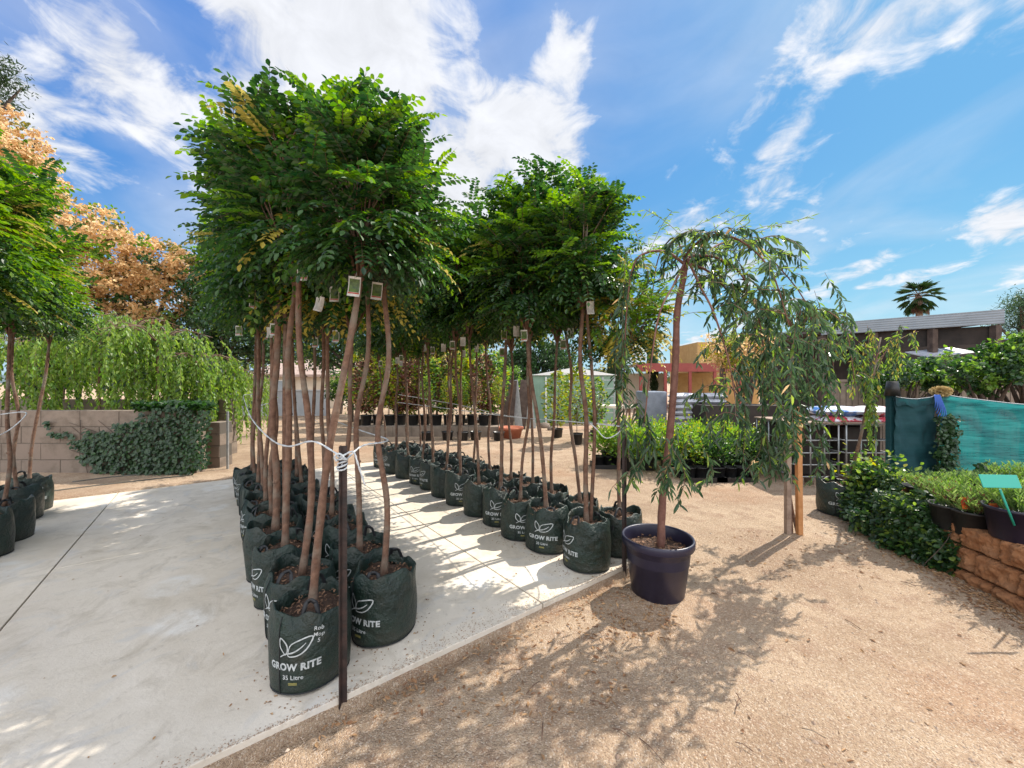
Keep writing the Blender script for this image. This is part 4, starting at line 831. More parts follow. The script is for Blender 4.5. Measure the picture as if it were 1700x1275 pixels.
# ------------------------------------------------------------------ back of the yard
def bx(g, p0, p1, m=0):
    p0, p1 = np.array(p0, float), np.array(p1, float); return g.box((p0 + p1) / 2, np.abs(p1 - p0), mat=m)
Y = 17
g = Geo()
x = P(330, 0, Y)[0]
while x < P(545, 0, Y)[0]: bx(g, (x, Y, -.05), (x + .028, Y + .012, 1.1)); bx(g, (x + .028, Y + .012, -.05), (x + .056, Y + .03, 1.1)); x += .056
bx(g, (P(330, 0, Y)[0], Y - .03, 1.08), (P(545, 0, Y)[0], Y + .05, 1.13))
tag(g.obj('corrugated_fence', M['white_sheet']), 'pale corrugated fence at the back left of the yard', 'fence')
def house(name, label, px0, px1, Y, zw, zr, wall, roof, dep=5, eave=.3, wins=()):
    x0, x1 = P(px0, 0, Y)[0], P(px1, 0, Y)[0]; t = thing(name, label, 'building', ((x0 + x1) / 2, Y + dep / 2, 0)); w_ = (x1 - x0) / 2
    bx(Geo(), (-w_, -dep / 2, -.05), (w_, dep / 2, zw)).obj('wall', M[wall], t)
    e = w_ + eave; f = dep / 2 + eave; V = [(-e, -f, zw), (e, -f, zw), (e, f, zw), (-e, f, zw), (-e * .8, 0, zr), (e * .8, 0, zr), (-e, -f, zw - .14), (e, -f, zw - .14), (e, f, zw - .14), (-e, f, zw - .14)]
    g = Geo(); g.add(V, [(0, 1, 5, 4), (2, 3, 4, 5), (6, 7, 1, 0), (7, 8, 2, 1), (8, 9, 3, 2), (9, 6, 0, 3), (6, 9, 8, 7)]); g.f.append((np.array([(1, 2, 5), (3, 0, 4)]), 0, False)); g.obj('roof', M[roof], t)
    for (a, b, z0, z1) in wins:
        f_ = bx(Geo(), (-w_ + a, -dep / 2 - .05, z0), (-w_ + b, -dep / 2 - .004, z1)).obj('window', M['white'], t); bx(Geo(), (-w_ + a + .06, -dep / 2 - .065, z0 + .06), (-w_ + b - .06, -dep / 2 - .052, z1 - .06)).obj('pane', M['glass'], f_)
    return t
house('house', 'cream house with a tiled roof behind the corrugated fence', 425, 560, 22, 1.9, 3.0, 'cream', 'tile', wins=[(1, 2.2, .9, 1.6)])
house('house', 'low house with a pale pink tiled roof behind the potted saplings', 630, 790, 24, 1.95, 3.0, 'cream', 'tile', wins=[(1.2, 2.4, .8, 1.6), (3.5, 4.6, .8, 1.6)])
# raised block bed with saplings
Y = 10.8
block_wall('low_block_bed', P(600, 0, Y)[0], P(836, 0, Y)[0], Y, -.05, 1, .32, .5, 'low block bed edge carrying rows of black pots at the back', th=.9)
def pot_mesh(r, h, m='pot_black'):
    return Geo().lathe([(0, 0), (r * .78, 0), (r * .80, .004), (r * .97, h * .9), (r * 1.03, h * .905), (r * 1.04, h), (r * .97, h), (r * .95, h * .86), (0, h * .86)], seg=24).mesh('pot', M[m])
POT = pot_mesh(.15, .28); POTS = pot_mesh(.10, .18)
SAP = {}
def sap_crown(key, mts, w, h=1.0, r=.28, n=700, ll=.075, lw=.045):
    g = Geo(); z = rng.uniform(.0, h, n); f = np.sin(np.clip(z / h, 0, 1) * 2.6 + .35); a = rng.uniform(0, 6.28, n); rr = r * f * np.sqrt(rng.uniform(.05, 1, n)); m = rng.choice(len(mts), n, p=w)
    g.leaves(np.stack([rr * np.cos(a), rr * np.sin(a), z], 1), np.stack([np.cos(a), np.sin(a), .2 + 0 * a], 1) + rng.normal(0, .5, (n, 3)), rng.normal(0, .5, (n, 3)) + [0, 0, .8], ll * rng.uniform(.6, 1.2, n), lw, m)
    for k in range(10):
        a = rng.uniform(0, 6.28); g.tube([(0, 0, rng.uniform(0, h * .4)), (r * .7 * math.cos(a), r * .7 * math.sin(a), rng.uniform(h * .4, h))], [.006, .003], 4, len(mts), cap=False)
    SAP[key] = g.mesh('crown', [M[m_] for m_ in mts] + [M['bark']])
sap_crown('red', ['red_leaf', 'orange_leaf', 'leaf'], [.7, .15, .15]); sap_crown('yg', ['yg_leaf', 'bright', 'leaf'], [.55, .3, .15]); sap_crown('green', ['bright', 'leaf', 'yg_leaf'], [.5, .35, .15])
def sapling(px, Y, z, crown, label, group, trunk=.55, cs=1.0, pot=None, ps=1.0):
    t = thing('potted_sapling', label, 'potted tree', ((px - 850) / F * Y, Y, z), rng.uniform(0, 6), group); inst('pot', pot or POT, t, scale=ps); Geo().tube(spline([(0, 0, .2 * ps), (.02, 0, trunk * .6), (0, .01, trunk + .3)], 8), .010, 6).obj('trunk', M['bark'], t); inst('crown', SAP[crown], t, (0, 0, trunk), scale=cs)
cols = ['red', 'yg', 'yg', 'red', 'red', 'yg', 'green', 'red', 'yg', 'yg', 'red', 'green']
nm = {'red': 'plum red', 'yg': 'yellow-green', 'green': 'bright green'}
for k in range(12):
    sapling(608 + k * 19.5, 10.75 + (k % 2) * .15, .27, cols[k], f'{nm[cols[k]]} sapling on the low block bed, {ORD[k].replace("front", "first")} from left', 'saplings on the low block bed', trunk=.35 + .1 * (k % 3), cs=1.45)
for k in range(9):
    sapling(595 + k * 25, 12.6, -.03, cols[(k * 5 + 2) % 12], f'{nm[cols[(k * 5 + 2) % 12]]} sapling behind the low block bed, {ORD[k].replace("front", "first")} from left', 'saplings behind the low block bed', trunk=.8, cs=1.9)
for k, px in enumerate([708, 743, 768, 790, 828]):
    sapling(px, 9.7 + .1 * (k % 2), -.05, ['green', 'yg', 'green', 'red', 'yg'][k], f'thin potted sapling on gravel before the low block bed, {ORD[k].replace("front", "first")} from left', 'saplings on the gravel', trunk=1.0, cs=.62, ps=.95)
sapling(957, 9.3, -.05, 'yg', 'tall yellow-green sapling in a black pot in front of the green shed', 'saplings by the shed', trunk=.5, cs=1.35)
sapling(925, 10.3, -.05, 'yg', 'yellow sapling left of the shed door', 'saplings by the shed', trunk=.35, cs=1.4)
sapling(990, 9.8, -.05, 'green', 'bright green sapling right of the green shed', 'saplings by the shed', trunk=.5, cs=1.1)
# shed
def shed():
    Y = 14.0; x0, x1 = P(884, 0, Y)[0], P(1022, 0, Y)[0]; t = thing('garden_shed', 'pale green metal garden shed with a white gable roof edge', 'shed', ((x0 + x1) / 2, Y + 1.2, 0)); w_ = (x1 - x0) / 2
    bx(Geo(), (-w_, -1.2, -.05), (w_, 1.2, 1.74)).obj('wall', M['shed_green'], t)
    V = [(-w_ - .08, -1.28, 1.70), (w_ + .08, -1.28, 1.70), (0, -1.28, 1.98), (-w_ - .08, 1.28, 1.70), (w_ + .08, 1.28, 1.70), (0, 1.28, 1.98)]; g = Geo(); g.add(V, [(0, 2, 5, 3), (2, 1, 4, 5), (0, 3, 4, 1)]); g.f.append((np.array([(0, 1, 2), (3, 5, 4)]), 0, False)); g.obj('roof', M['white'], t)
    d = Geo(); bx(d, (-w_ + .5, -1.225, 0), (-w_ + 1.3, -1.203, 1.6)); dd = d.obj('door', M['shed_green'], t); g = Geo(); bx(g, (-w_ + .46, -1.24, 0), (-w_ + .5, -1.203, 1.64)); bx(g, (-w_ + 1.3, -1.24, 0), (-w_ + 1.34, -1.203, 1.64)); g.obj('door_frame', M['white'], t); bx(Geo(), (-w_ + 1.2, -1.25, .8), (-w_ + 1.24, -1.226, .95)).obj('handle', M['galv'], dd)
shed()
for k, (px, m, rz, w_) in enumerate([(845, 'timber_dark', .25, .35), (858, 'galv', -.15, .22), (868, 'timber_dark', .1, .3), (878, 'galv', .2, .25)]):
    Yk = 11.6 + .25 * k; g = Geo().box(((px - 850) / F * Yk, Yk, .72), (w_, .04, 1.6), rz, rx=-.12, ry=.12 * (-1) ** k)
    tag(g.obj('leaning_sheet', M[m], bevel=.004), ['dark board leaning beside the low block bed', 'pale corrugated sheet leaning left of the shed', 'dark board leaning between the pale sheet and the shed', 'narrow galvanised sheet leaning against the shed corner'][k], 'sheet', 'sheets leaning by the shed')
tag(Geo().lathe([(0, 0), (.24, 0), (.30, .26), (.33, .27), (.33, .33), (.29, .33), (.27, .25), (0, .24)], seg=28).obj('terracotta_planter', M['terracotta'], loc=((848 - 850) / F * 10, 10.2, -.05)), 'wide terracotta planter in front of the leaning sheets', 'planter')
# blocks by the shed
for k, (px, py, s) in enumerate([(905, 712, .3), (918, 716, .26), (980, 726, .22)]):
    p = G(px, py); V = unit(rng.normal(0, 1, (60, 3))); import bmesh
    bm = bmesh.new(); bmesh.ops.create_icosphere(bm, subdivisions=3, radius=s * .5)
    for v in bm.verts: v.co *= 1 + .25 * noise.noise(v.co * 5 + Vector((k, 0, 0)))
    me = bpy.data.meshes.new('boulder'); bm.to_mesh(me); bm.free(); me.materials.append(M['concrete_wall']); o = bpy.data.objects.new('boulder', me); COL.objects.link(o); o.location = (p[0], p[1], -.05 + s * .35); o.scale = (1.2, .9, .8)
    tag(o, ['grey boulder left of the yellow-green sapling pot', 'smaller boulder beside the larger one near the shed', 'small rock right of the yellow-green sapling pot'][k], 'rock', 'rocks by the shed')
# ------------------------------------------------------------------ red pergola house, pallets and bags
def pergola():
    Y = 20; x0, x1 = P(1058, 0, Y)[0], P(1235, 0, Y)[0]; zb, zt = CAMH + (HOR - 617) / F * Y, CAMH + (HOR - 603) / F * Y
    t = thing('pergola', 'long veranda with a dark red beam and ochre wall beyond the yard', 'building', ((x0 + x1) / 2, Y, 0)); w_ = (x1 - x0) / 2
    bx(Geo(), (-w_, 0, zb), (w_, .12, zt)).obj('beam', M['redwood'], t)
    for k in range(5):
        x = -w_ + .2 + k * (2 * w_ - .4) / 4; bx(Geo(), (x - .07, .02, -.05), (x + .07, .11, zb)).obj('post', M['redwood'], t)
    bx(Geo(), (-w_, .121, zt - .06), (w_, 4, zt - .01)).obj('roof', M['white_sheet'], t); bx(Geo(), (w_ - 2.6, 2.5, -.05), (w_, 2.7, zb - .01)).obj('ochre_panel', M['ochre'], t); bx(Geo(), (-w_, 3.7, -.05), (w_ - 2.62, 3.9, zb - .01)).obj('cream_panel', M['cream'], t)
    Y = 23; x0 = P(1158, 0, Y)[0]; g = Geo(); bx(g, (x0, Y, -.05), (x0 + 3.6, Y + 4, CAMH + (HOR - 568) / F * Y)); tag(g.obj('ochre_building', M['ochre']), 'tall ochre wall showing through the weeping branches', 'building')
pergola()
def sack_mesh(seed, sx, sy, sz):
    g = Geo(); nx, ny = 14, 10; V = []; r_ = np.random.default_rng(seed)
    for s in (1, -1):
        for i in range(nx):
            for j in range(ny):
                u, v = i / (nx - 1) * 2 - 1, j / (ny - 1) * 2 - 1; h = (1 - abs(u) ** 4) ** .5 * (1 - abs(v) ** 4) ** .5; V.append((u * sx / 2 * (1 - .03 * v * v), v * sy / 2, s * sz / 2 * h * (1 + .15 * noise.noise(Vector((u * 2 + seed, v * 2, s))))))
    Fc = []
    for s in (0, 1):
        for i in range(nx - 1):
            for j in range(ny - 1):
                a = s * nx * ny + i * ny + j; q = (a, a + ny, a + ny + 1, a + 1); Fc.append(q if s == 0 else q[::-1])
    return g.add(V, Fc, 0, True)
SK = [sack_mesh(s, .62, .42, .14).mesh('sack', M['wrap']) for s in (1, 2, 3)]
Y = 9.2; x0 = P(1108, 0, Y)[0]
tq = Geo()
for k in range(3): bx(tq, (x0 - .05, Y - .45 + k * .4, -.05), (x0 + 1.25, Y - .35 + k * .4, .03))
for k in range(7): bx(tq, (x0 - .05 + k * .19, Y - .5, .032), (x0 + .05 + k * .19, Y + .5, .052))
tag(tq.obj('pallet', M['timber_grey']), 'timber pallet under the stack of grey plastic sacks', 'pallet')
lv = ['bottom', 'second', 'third', 'fourth', 'fifth', 'sixth', 'seventh', 'eighth', 'top']
for L_ in range(9):
    for c in range(2):
        o = inst('potting_mix_sack', SK[(L_ + c) % 3], None, (x0 + .3 + c * .61, Y - .2 + rng.normal(0, .02), .115 + L_ * .126), rz=rng.normal(0, .04)); tag(o, f'grey plastic sack in the {lv[L_]} layer, {"left" if c == 0 else "right"} half of the pallet stack', 'sack', 'grey sacks stacked on the pallet')
bx_ = Geo(); x1 = P(1068, 0, 9.5)[0]; bx(bx_, (x1, 9.3, -.05), (x1 + .5, 10.1, 1.22)); tag(bx_.obj('wrapped_crate', M['wrap_dark'], bevel=.03), 'grey wrapped crate left of the stack of grey sacks', 'crate')
for k in range(4):
    p = P(1028 + k * 12, 0, 10); tag(Geo().box((p[0], 10, .62), (.035, .05, 1.1), ry=.25).obj('timber_plank', M['timber_grey']), f'grey timber plank leaning beside the wrapped crate, {ORD[k].replace("front", "first")} from the left', 'plank', 'leaning planks')
g = Geo(); p = P(995, 0, 10); bx(g, (p[0], 9.9, .78), (p[0] + 1.0, 10.7, .84)); o = g.obj('table_top', M['cream'])
t = thing('work_table', 'pale work table left of the leaning planks', 'table', (0, 0, 0)); o.parent = t
for dx, dy in ((.05, 9.95), (.95, 9.95), (.05, 10.6), (.95, 10.6)): bx(Geo(), (p[0] + dx - .025, dy - .025, -.05), (p[0] + dx + .025, dy + .025, .779)).obj('leg', M['timber_grey'], t)
tag(sack_mesh(9, 1.1, .6, .3).obj('white_tarp_bundle', M['white_bag'], loc=(P(1035, 0, 8.8)[0], 8.8, .62)), 'white bundle lying among the planks behind the bright shrubs', 'bundle') if False else None
g = Geo(); p = P(1000, 0, 12.5)
for k in range(2): bx(g, (p[0] + k * .36, 12.5, -.05), (p[0] + k * .36 + .04, 12.54, 1.62))
for k in range(6): bx(g, (p[0] + .04, 12.505, .2 + k * .26), (p[0] + .36, 12.535, .23 + k * .26))
tag(g.obj('ladder', M['galv']), 'grey metal ladder standing upright right of the shed', 'ladder')
# ------------------------------------------------------------------ potted shrubs in the middle
def shrub_mesh(n, r, h, mts, w, ll=.06, lw=.028, upw=.3):
    g = Geo(); v = unit(rng.normal(0, 1, (n, 3))); v[:, 2] = np.abs(v[:, 2]) * 1.0 - .15; q = rng.uniform(.35, 1.05, n)[:, None]; cl = rng.normal(0, .06, (n, 3))
    Pp = v * q * (r, r, h) + np.array([0, 0, h * .3]) + cl; D = v + rng.normal(0, .45, (n, 3)) + [0, 0, upw]; N = rng.normal(0, .5, (n, 3)) + [0, 0, .8]; m = rng.choice(len(mts), n, p=w)
    g.leaves(Pp, D, N, ll * rng.uniform(.6, 1.2, n), lw * rng.uniform(.7, 1.2, n), m)
    for k in range(14):
        e = Pp[rng.integers(n)]; g.tube([(0, 0, -.04), e * .6, e], [.006, .004, .002], 4, len(mts), cap=False)
    return g.mesh('foliage', [M[m_] for m_ in mts] + [M['bark']])
SH = [shrub_mesh(1500, .30, .42, ['bright', 'leaf_light', 'yg_leaf'], [.6, .3, .1]), shrub_mesh(1500, .33, .38, ['bright', 'yg_leaf', 'leaf'], [.55, .2, .25]), shrub_mesh(1400, .30, .36, ['leaf', 'leaf_dark', 'bright'], [.5, .3, .2])]
def shrub(x, y, z, k, label, group, s=1.0, pot=None, ps=1.0, name='potted_shrub'):
    t = thing(name, label, 'potted shrub', (x, y, z), rng.uniform(0, 6), group); inst('pot', pot or POT, t, scale=ps); inst('foliage', SH[k], t, (0, 0, .22 * ps), scale=s)
sp_ = [(1012, 6.9, 0), (1040, 7.2, 0), (1075, 6.6, 1), (1110, 6.9, 0), (1135, 6.2, 1), (1165, 6.6, 0), (1185, 6.1, 2), (1210, 6.6, 0), (1150, 7.3, 0), (1235, 6.2, 2), (1245, 6.9, 1), (1195, 7.3, 0), (1095, 7.5, 0), (1050, 6.5, 0), (1265, 6.5, 2)]
for k, (px, Yk, v) in enumerate(sorted(sp_)):
    f = ('front' if Yk < 6.65 else 'back' if Yk > 7.1 else 'middle')
    shrub((px - 850) / F * Yk, Yk, -.03, v, f'{"dark" if v == 2 else "bright"} green potted shrub behind the weeping tree, {ORD[k].replace("front", "first") if k < 13 else ("fourteenth" if k == 13 else "last")} from left', 'bright shrubs in black pots behind the weeping tree', s=.95 if v == 2 else 1.05)
for k, (px, py) in enumerate([(1005, 778), (1160, 800), (1210, 800)]):
    p = G(px, py); g = Geo(); a = .30
    bx(g, (-a, -.2, 0), (a, .2, .012)); bx(g, (-a, -.2, .012), (a, -.185, .07)); bx(g, (-a, .185, .012), (a, .2, .07)); bx(g, (-a, -.185, .012), (-a + .015, .185, .07)); bx(g, (a - .015, -.185, .012), (a, .185, .07))
    o = g.obj('seedling_tray', M['pot_black'], loc=(p[0] + .1, p[1] + .15, -.035)); tag(o, ['black tray left of the bright shrubs', 'black tray on the gravel under the front shrubs', 'black tray at the right end of the bright shrubs'][k], 'tray', 'black trays by the shrubs')
    for j in range(3):
        tq = tag(inst('small_pot', POTS, None, (p[0] - .08 + j * .18, p[1] + .15, -.02)), f'small black pot, {["left", "middle", "right"][j]} in the {["left", "centre", "right"][k]} black tray', 'pot', 'small pots in trays')
# ------------------------------------------------------------------ wire cages with sacks
def cage(x0, x1, y0, z1, label):
    t = thing('wire_cage', label, 'cage', ((x0 + x1) / 2, y0 + .45, 0), 0, 'galvanised wire cages carrying sacks'); w_ = (x1 - x0) / 2; dp = .45; z0 = .08; g = Geo()
    for z in (z0, .25, .42, .60, z1):
        g.tube([(-w_, -dp, z), (w_, -dp, z), (w_, dp, z), (-w_, dp, z), (-w_, -dp, z)], .010, 6)
    for x in np.linspace(-w_, w_, 4):
        for y in (-dp, dp): g.tube([(x, y, z0), (x, y, z1)], .011, 6)
    for y in np.linspace(-dp, dp, 4)[1:-1]:
        for x in (-w_, w_): g.tube([(x, y, z0), (x, y, z1)], .011, 6)
    g.obj('frame', M['galv'], t); bx(Geo(), (-w_ - .03, -dp - .03, z1 + .012), (w_ + .03, dp + .03, z1 + .03)).obj('top_board', M['timber_grey'], t); g = Geo()
    for x in (-w_ + .06, 0, w_ - .06): bx(g, (x - .05, -dp, -.05), (x + .05, dp, .065))
    g.obj('base', M['timber_grey'], t)
    bx(Geo(), (-w_ + .05, -dp + .10, z0 + .01), (w_ - .05, dp - .04, z1 - .05)).obj('liner', M['dark'], t)
Yc = 5.6
cage(P(1322, 0, Yc)[0], P(1392, 0, Yc)[0], Yc, .83, 'galvanised wire cage behind the timber stakes with a blue sack on top'); cage(P(1405, 0, Yc)[0], P(1478, 0, Yc)[0], Yc, .83, 'galvanised wire cage left of the shade cloth with a red and white sack on top')
for (px, py, Yk, m, l, seed, rz, s) in [(1385, 697, 5.85, 'red_bag', 'red and white sack lying under the blue sack', 4, .1, 1), (1385, 682, 5.85, 'blue_bag', 'blue and white plastic sack on the left cage', 5, -.1, .98), (1452, 697, 5.8, 'red_bag', 'red sack at the bottom of the right-hand cage top', 6, .05, 1), (1450, 682, 5.8, 'white_bag', 'white sack with red ends on the right-hand cage', 7, .2, 1)]:
    p = P(px, py, Yk); o = sack_mesh(seed, .62, .45, .14).obj('sack', M[m], loc=tuple(p)); o.rotation_euler = (0, 0, rz); tag(o, l, 'sack', 'printed sacks on the wire cages')
g = Geo(); bx(g, (P(1180, 0, 8)[0], 8.2, -.05), (P(1320, 0, 8)[0], 8.9, .95)); tag(g.obj('dark_bench', M['dark'], bevel=.01), 'dark covered bench behind the shrubs', 'bench')
# ------------------------------------------------------------------ shade cloth fence
def cloth(x0, x1, y0, y1, z0, z1f, m, label, seed):
    nx, nz = 60, 30; V = []
    for i in range(nx):
        u = i / (nx - 1); x = x0 + (x1 - x0) * u; y = y0 + (y1 - y0) * u; zt = z1f(u)
        for j in range(nz):
            v = j / (nz - 1); V.append((x, y + .05 * noise.noise(Vector((u * 3 + seed, v * 2 + u * 3, 0))) + .012 * math.sin(v * 26 + 5 * noise.noise(Vector((u * 3, v, seed)))) * (.4 + .6 * u) + .02 * noise.noise(Vector((u * 4, v * 9 + u * 5, 7))) + .012 * noise.noise(Vector((u * 3, v * 14, seed))) , z0 + (zt - z0) * v))
    g = Geo(); i = np.arange(nx - 1)[:, None] * nz; j = np.arange(nz - 1)[None]; g.add(V, np.stack([i + j, i + nz + j, i + nz + j + 1, i + j + 1], -1).reshape(-1, 4), 0, True)
    o = g.obj('shade_cloth', M[m]); o.modifiers.new('thickness', 'SOLIDIFY').thickness = .003; tag(o, label, 'shade cloth', 'shade cloth panels')
    V = []
    for i in range(nx):
        u = i / (nx - 1); x = x0 + (x1 - x0) * u; y = y0 + (y1 - y0) * u - .022; z = z1f(u); hw = .085 + .03 * noise.noise(Vector((u * 6, seed, 0)))
        for j in range(4): V.append((x, y + .05 * noise.noise(Vector((u * 3 + seed, 2 + u * 3, 0))) + .01 * noise.noise(Vector((u * 20, j, 0))), z + .004 - hw * j / 3))
    h_ = Geo(); i = np.arange(nx - 1)[:, None] * 4; j = np.arange(3)[None]; h_.add(V, np.stack([i + j, i + 4 + j, i + 5 + j, i + j + 1], -1).reshape(-1, 4), 0, True); h_.obj('hem', M[m], o)
    q = Geo(); q.tube(np.array([V[4 * i] for i in range(nx)]) + [0, -.006, .004], .004, 5); q.obj('tie_cord', M['rope'], o); return o
YF = 4.55
zt = lambda py, Y: CAMH + (HOR - py) / F * Y
cloth(P(1484, 0, YF)[0], P(1556, 0, YF)[0], YF, YF, .20, lambda u: zt(659 - 4 * u + 6 * math.sin(u * math.pi), YF), 'cloth_dark', 'dark blue-green shade cloth panel between the black post and the blue tie', 1)
cloth(P(1560, 0, YF)[0], P(1790, 0, YF)[0], YF, YF - .15, .22, lambda u: zt(656 + 22 * u + 4 * math.sin(u * 3), YF), 'cloth', 'pale teal translucent shade cloth panel at the right edge', 2)
for k, (px, pt, l) in enumerate([(1487, 640, 'dark post with a black cap at the left end of the shade cloth'), (1558, 652, 'dark post with blue string where the two shade cloths meet'), (1760, 652, 'post beyond the right edge holding the teal shade cloth')]):
    x = P(px, 0, YF)[0]; t = thing('fence_post', l, 'post', (x, YF + .06, 0), 0, 'shade cloth posts'); bx(Geo(), (-.035, -.03, 0), (.035, .03, zt(pt, YF))).obj('post', M['cloth_dark' if k == 0 else 'timber_dark'], t)
    if k == 0: Geo().lathe([(.0, 0), (.075, 0), (.052, .17), (0, .17)], (0, -.02, zt(pt, YF) - .12), 20).obj('cap', M['pot_black'], t)
g = Geo(); x = P(1562, 0, YF - .1)[0]
for k in range(7): g.tube(spline([(x + .01 * k - .03, YF - .06, zt(655, YF)), (x + .02 * k - .06, YF - .1, zt(668 + 3 * k, YF)), (x + .012 * k - .05, YF - .08, zt(676 + 5 * k, YF))], 10), .005, 5)
tag(g.obj('blue_string', M['blue_rope']), 'blue string knotted over the shade cloth post', 'string')
g = Geo(); n = 260; v = unit(rng.normal(0, 1, (n, 3))); g.leaves(v * (.06, .05, .02) + np.array([P(1562, 0, YF)[0], YF, zt(650, YF)]), v + [0, 0, .2], rng.normal(0, 1, (n, 3)), .05, .03, 0)
tag(g.obj('dried_flower_head', M['straw']), 'straw coloured dried flower head on top of the blue-tied post', 'flower head')
def climber():
    n = 1100; x = rng.normal(1572, 9, n); y = rng.uniform(690, 805, n); Y = YF - .1 + rng.normal(0, .03, n); Pp = np.stack([(x - 850) / F * Y, Y, CAMH + (HOR - y) / F * Y], 1); D = rng.normal(0, .7, (n, 3)) + [0, -.4, -.5]; g = Geo().leaves(Pp, D, rng.normal(0, .5, (n, 3)) + [0, -1, .3], .045, .032, 0)
    g.tube(spline([P(1570, 810, YF - .08), P(1576, 740, YF - .08), P(1570, 690, YF - .08)], 12), .006, 5, 1); tag(g.obj('climbing_vine', [M['ivy'], M['bark']]), 'thin vine climbing beside the blue-tied post', 'climbing plant')
climber()
# ------------------------------------------------------------------ garden bed at right
edge = spline([(3.05, 1.5, 0), (3.22, 2.3, 0), (3.30, 2.75, 0), (3.42, 3.25, 0), (3.60, 3.75, 0), (3.88, 4.3, 0), (4.2, 4.62, 0)], 60)
g = Geo(); V = []
for p in edge: V += [(p[0] + .10, p[1], .27), (9.0, p[1] * 1.0, .27)]
i = np.arange(59) * 2; g.add(V, np.stack([i, i + 1, i + 3, i + 2], 1), 0, True); tag(g.obj('bed_soil', M['soilbed']), kind='structure')
def retaining():
    t = thing('retaining_wall', 'curved retaining wall of rough sandstone coloured blocks holding the pot display', 'wall', (0, 0, 0)); d = np.linalg.norm(np.diff(edge, axis=0), axis=1); s = np.concatenate([[0], np.cumsum(d)])
    for c in range(3):
        q = -.12 + (c % 2) * .14 - .1
        while q < s[-1] - .2:
            a, b = max(q, 0) + .005, q + .28
            if b > 0.2:
                pa = np.array([np.interp(a, s, edge[:, k]) for k in range(2)]); pb = np.array([np.interp(b, s, edge[:, k]) for k in range(2)]); m_ = (pa + pb) / 2; dr = pb - pa; L = np.linalg.norm(dr); rz = math.atan2(dr[1], dr[0])
                g = Geo(); nx, nz = 30, 18; dep = .2; V = []
                for ii in range(nx):
                    for jj in range(nz):
                        u, v = ii / (nx - 1), jj / (nz - 1); e = min(1, 11 * min(u, 1 - u)) ** .5 * min(1, 8 * min(v, 1 - v)) ** .5; V.append((-L / 2 + L * u, .0 + .045 * e + .024 * noise.noise(Vector((u * 4 + q * 9, v * 3, c * 5))) + .014 * noise.noise(Vector((u * 13 + q * 9, v * 9, c * 5))), -.078 + .156 * v))
                a_ = len(V); V += [(-L / 2, -dep, -.078), (L / 2, -dep, -.078), (L / 2, -dep, .078), (-L / 2, -dep, .078)]
                I = np.arange(nx - 1)[:, None] * nz; J = np.arange(nz - 1)[None]; g.add(V, np.stack([I + J, I + J + 1, I + nz + J + 1, I + nz + J], -1).reshape(-1, 4), 0, True)
                tl, tr_ = nz - 1, (nx - 1) * nz + nz - 1; g.f.append((np.array([list(range(nz - 1, nx * nz, nz)) + [a_ + 2, a_ + 3]]), 0, False)); g.f.append((np.array([list(range(0, nz)) + [a_ + 3, a_]]), 0, False)); g.f.append((np.array([list(range((nx - 1) * nz, nx * nz)) + [a_ + 2, a_ + 1]]), 0, False))
                o = g.obj('block', M['block'], t, loc=(m_[0] + .02 + c * .028, m_[1], .0 + c * .16 - .045)); o.rotation_euler = (0, 0, rz + rng.normal(0, .02))
            q += .285
retaining()
def creeper():
    n = 9500; e = edge[rng.integers(23, 54, n)]; f = rng.uniform(0, 1, n); out = unit(np.stack([-np.ones(n), .3 * np.ones(n), np.zeros(n)], 1)); th = rng.uniform(-.5, 1.5, n)
    r_ = .28 * (1 + .55 * np.array([noise.noise(Vector((a[0] * 3, a[1] * 3, b * 2))) for a, b in zip(e, th)])) * rng.uniform(.8, 1.05, n)
    w_ = np.clip((e[:, 1] - 2.80) / .45, .3, 1.1); Pp = e + out * (np.cos(th) * r_ * 1.0 * w_)[:, None] + np.array([.12, 0, 0]) ; Pp[:, 2] = -.02 + np.clip(np.sin(np.clip(th, 0, 1.57)) * r_ * 1.6 * w_ + rng.uniform(0, .06, n), .0, .5) * 1.0 + .02
    k = th < 0; Pp[k, 2] = rng.uniform(-.02, .2, k.sum()); Pp[k, 0] = e[k, 0] + .05 - r_[k] * w_[k] * rng.uniform(.4, 1, k.sum())
    D = out * .5 + rng.normal(0, .6, (n, 3)) + [0, 0, -.2]; N = out * .5 + rng.normal(0, .4, (n, 3)) + [0, 0, .8]
    g = Geo().leaves(Pp, D, N, rng.uniform(.028, .055, n), rng.uniform(.022, .04, n), rng.choice(3, n, p=[.6, .25, .15]), wide=.32)
    n = 1500; Pp = rng.normal(0, 1, (n, 3)) * (.13, .13, .12) + (3.84, 4.12, .36); g.leaves(Pp, rng.normal(0, .7, (n, 3)) + [0, 0, .2], rng.normal(0, .5, (n, 3)) + [0, 0, .7], .05, .035, rng.choice([1, 2, 3], n, p=[.4, .5, .1]))
    for k in range(12):
        a = edge[rng.integers(26, 52)]; g.tube(spline([a + [.1, 0, .3], a + [-.1, rng.normal(0, .1), .2], a + [-.2, rng.normal(0, .15), .0]], 8), .003, 4, 4, cap=False)
    tag(g.obj('creeper', [M['ivy'], M['leaf'], M['weep_green'], M['yg_leaf'], M['bark_dark']]), 'dark green creeper spilling over the left end of the retaining wall onto the gravel', 'ground cover')
creeper()
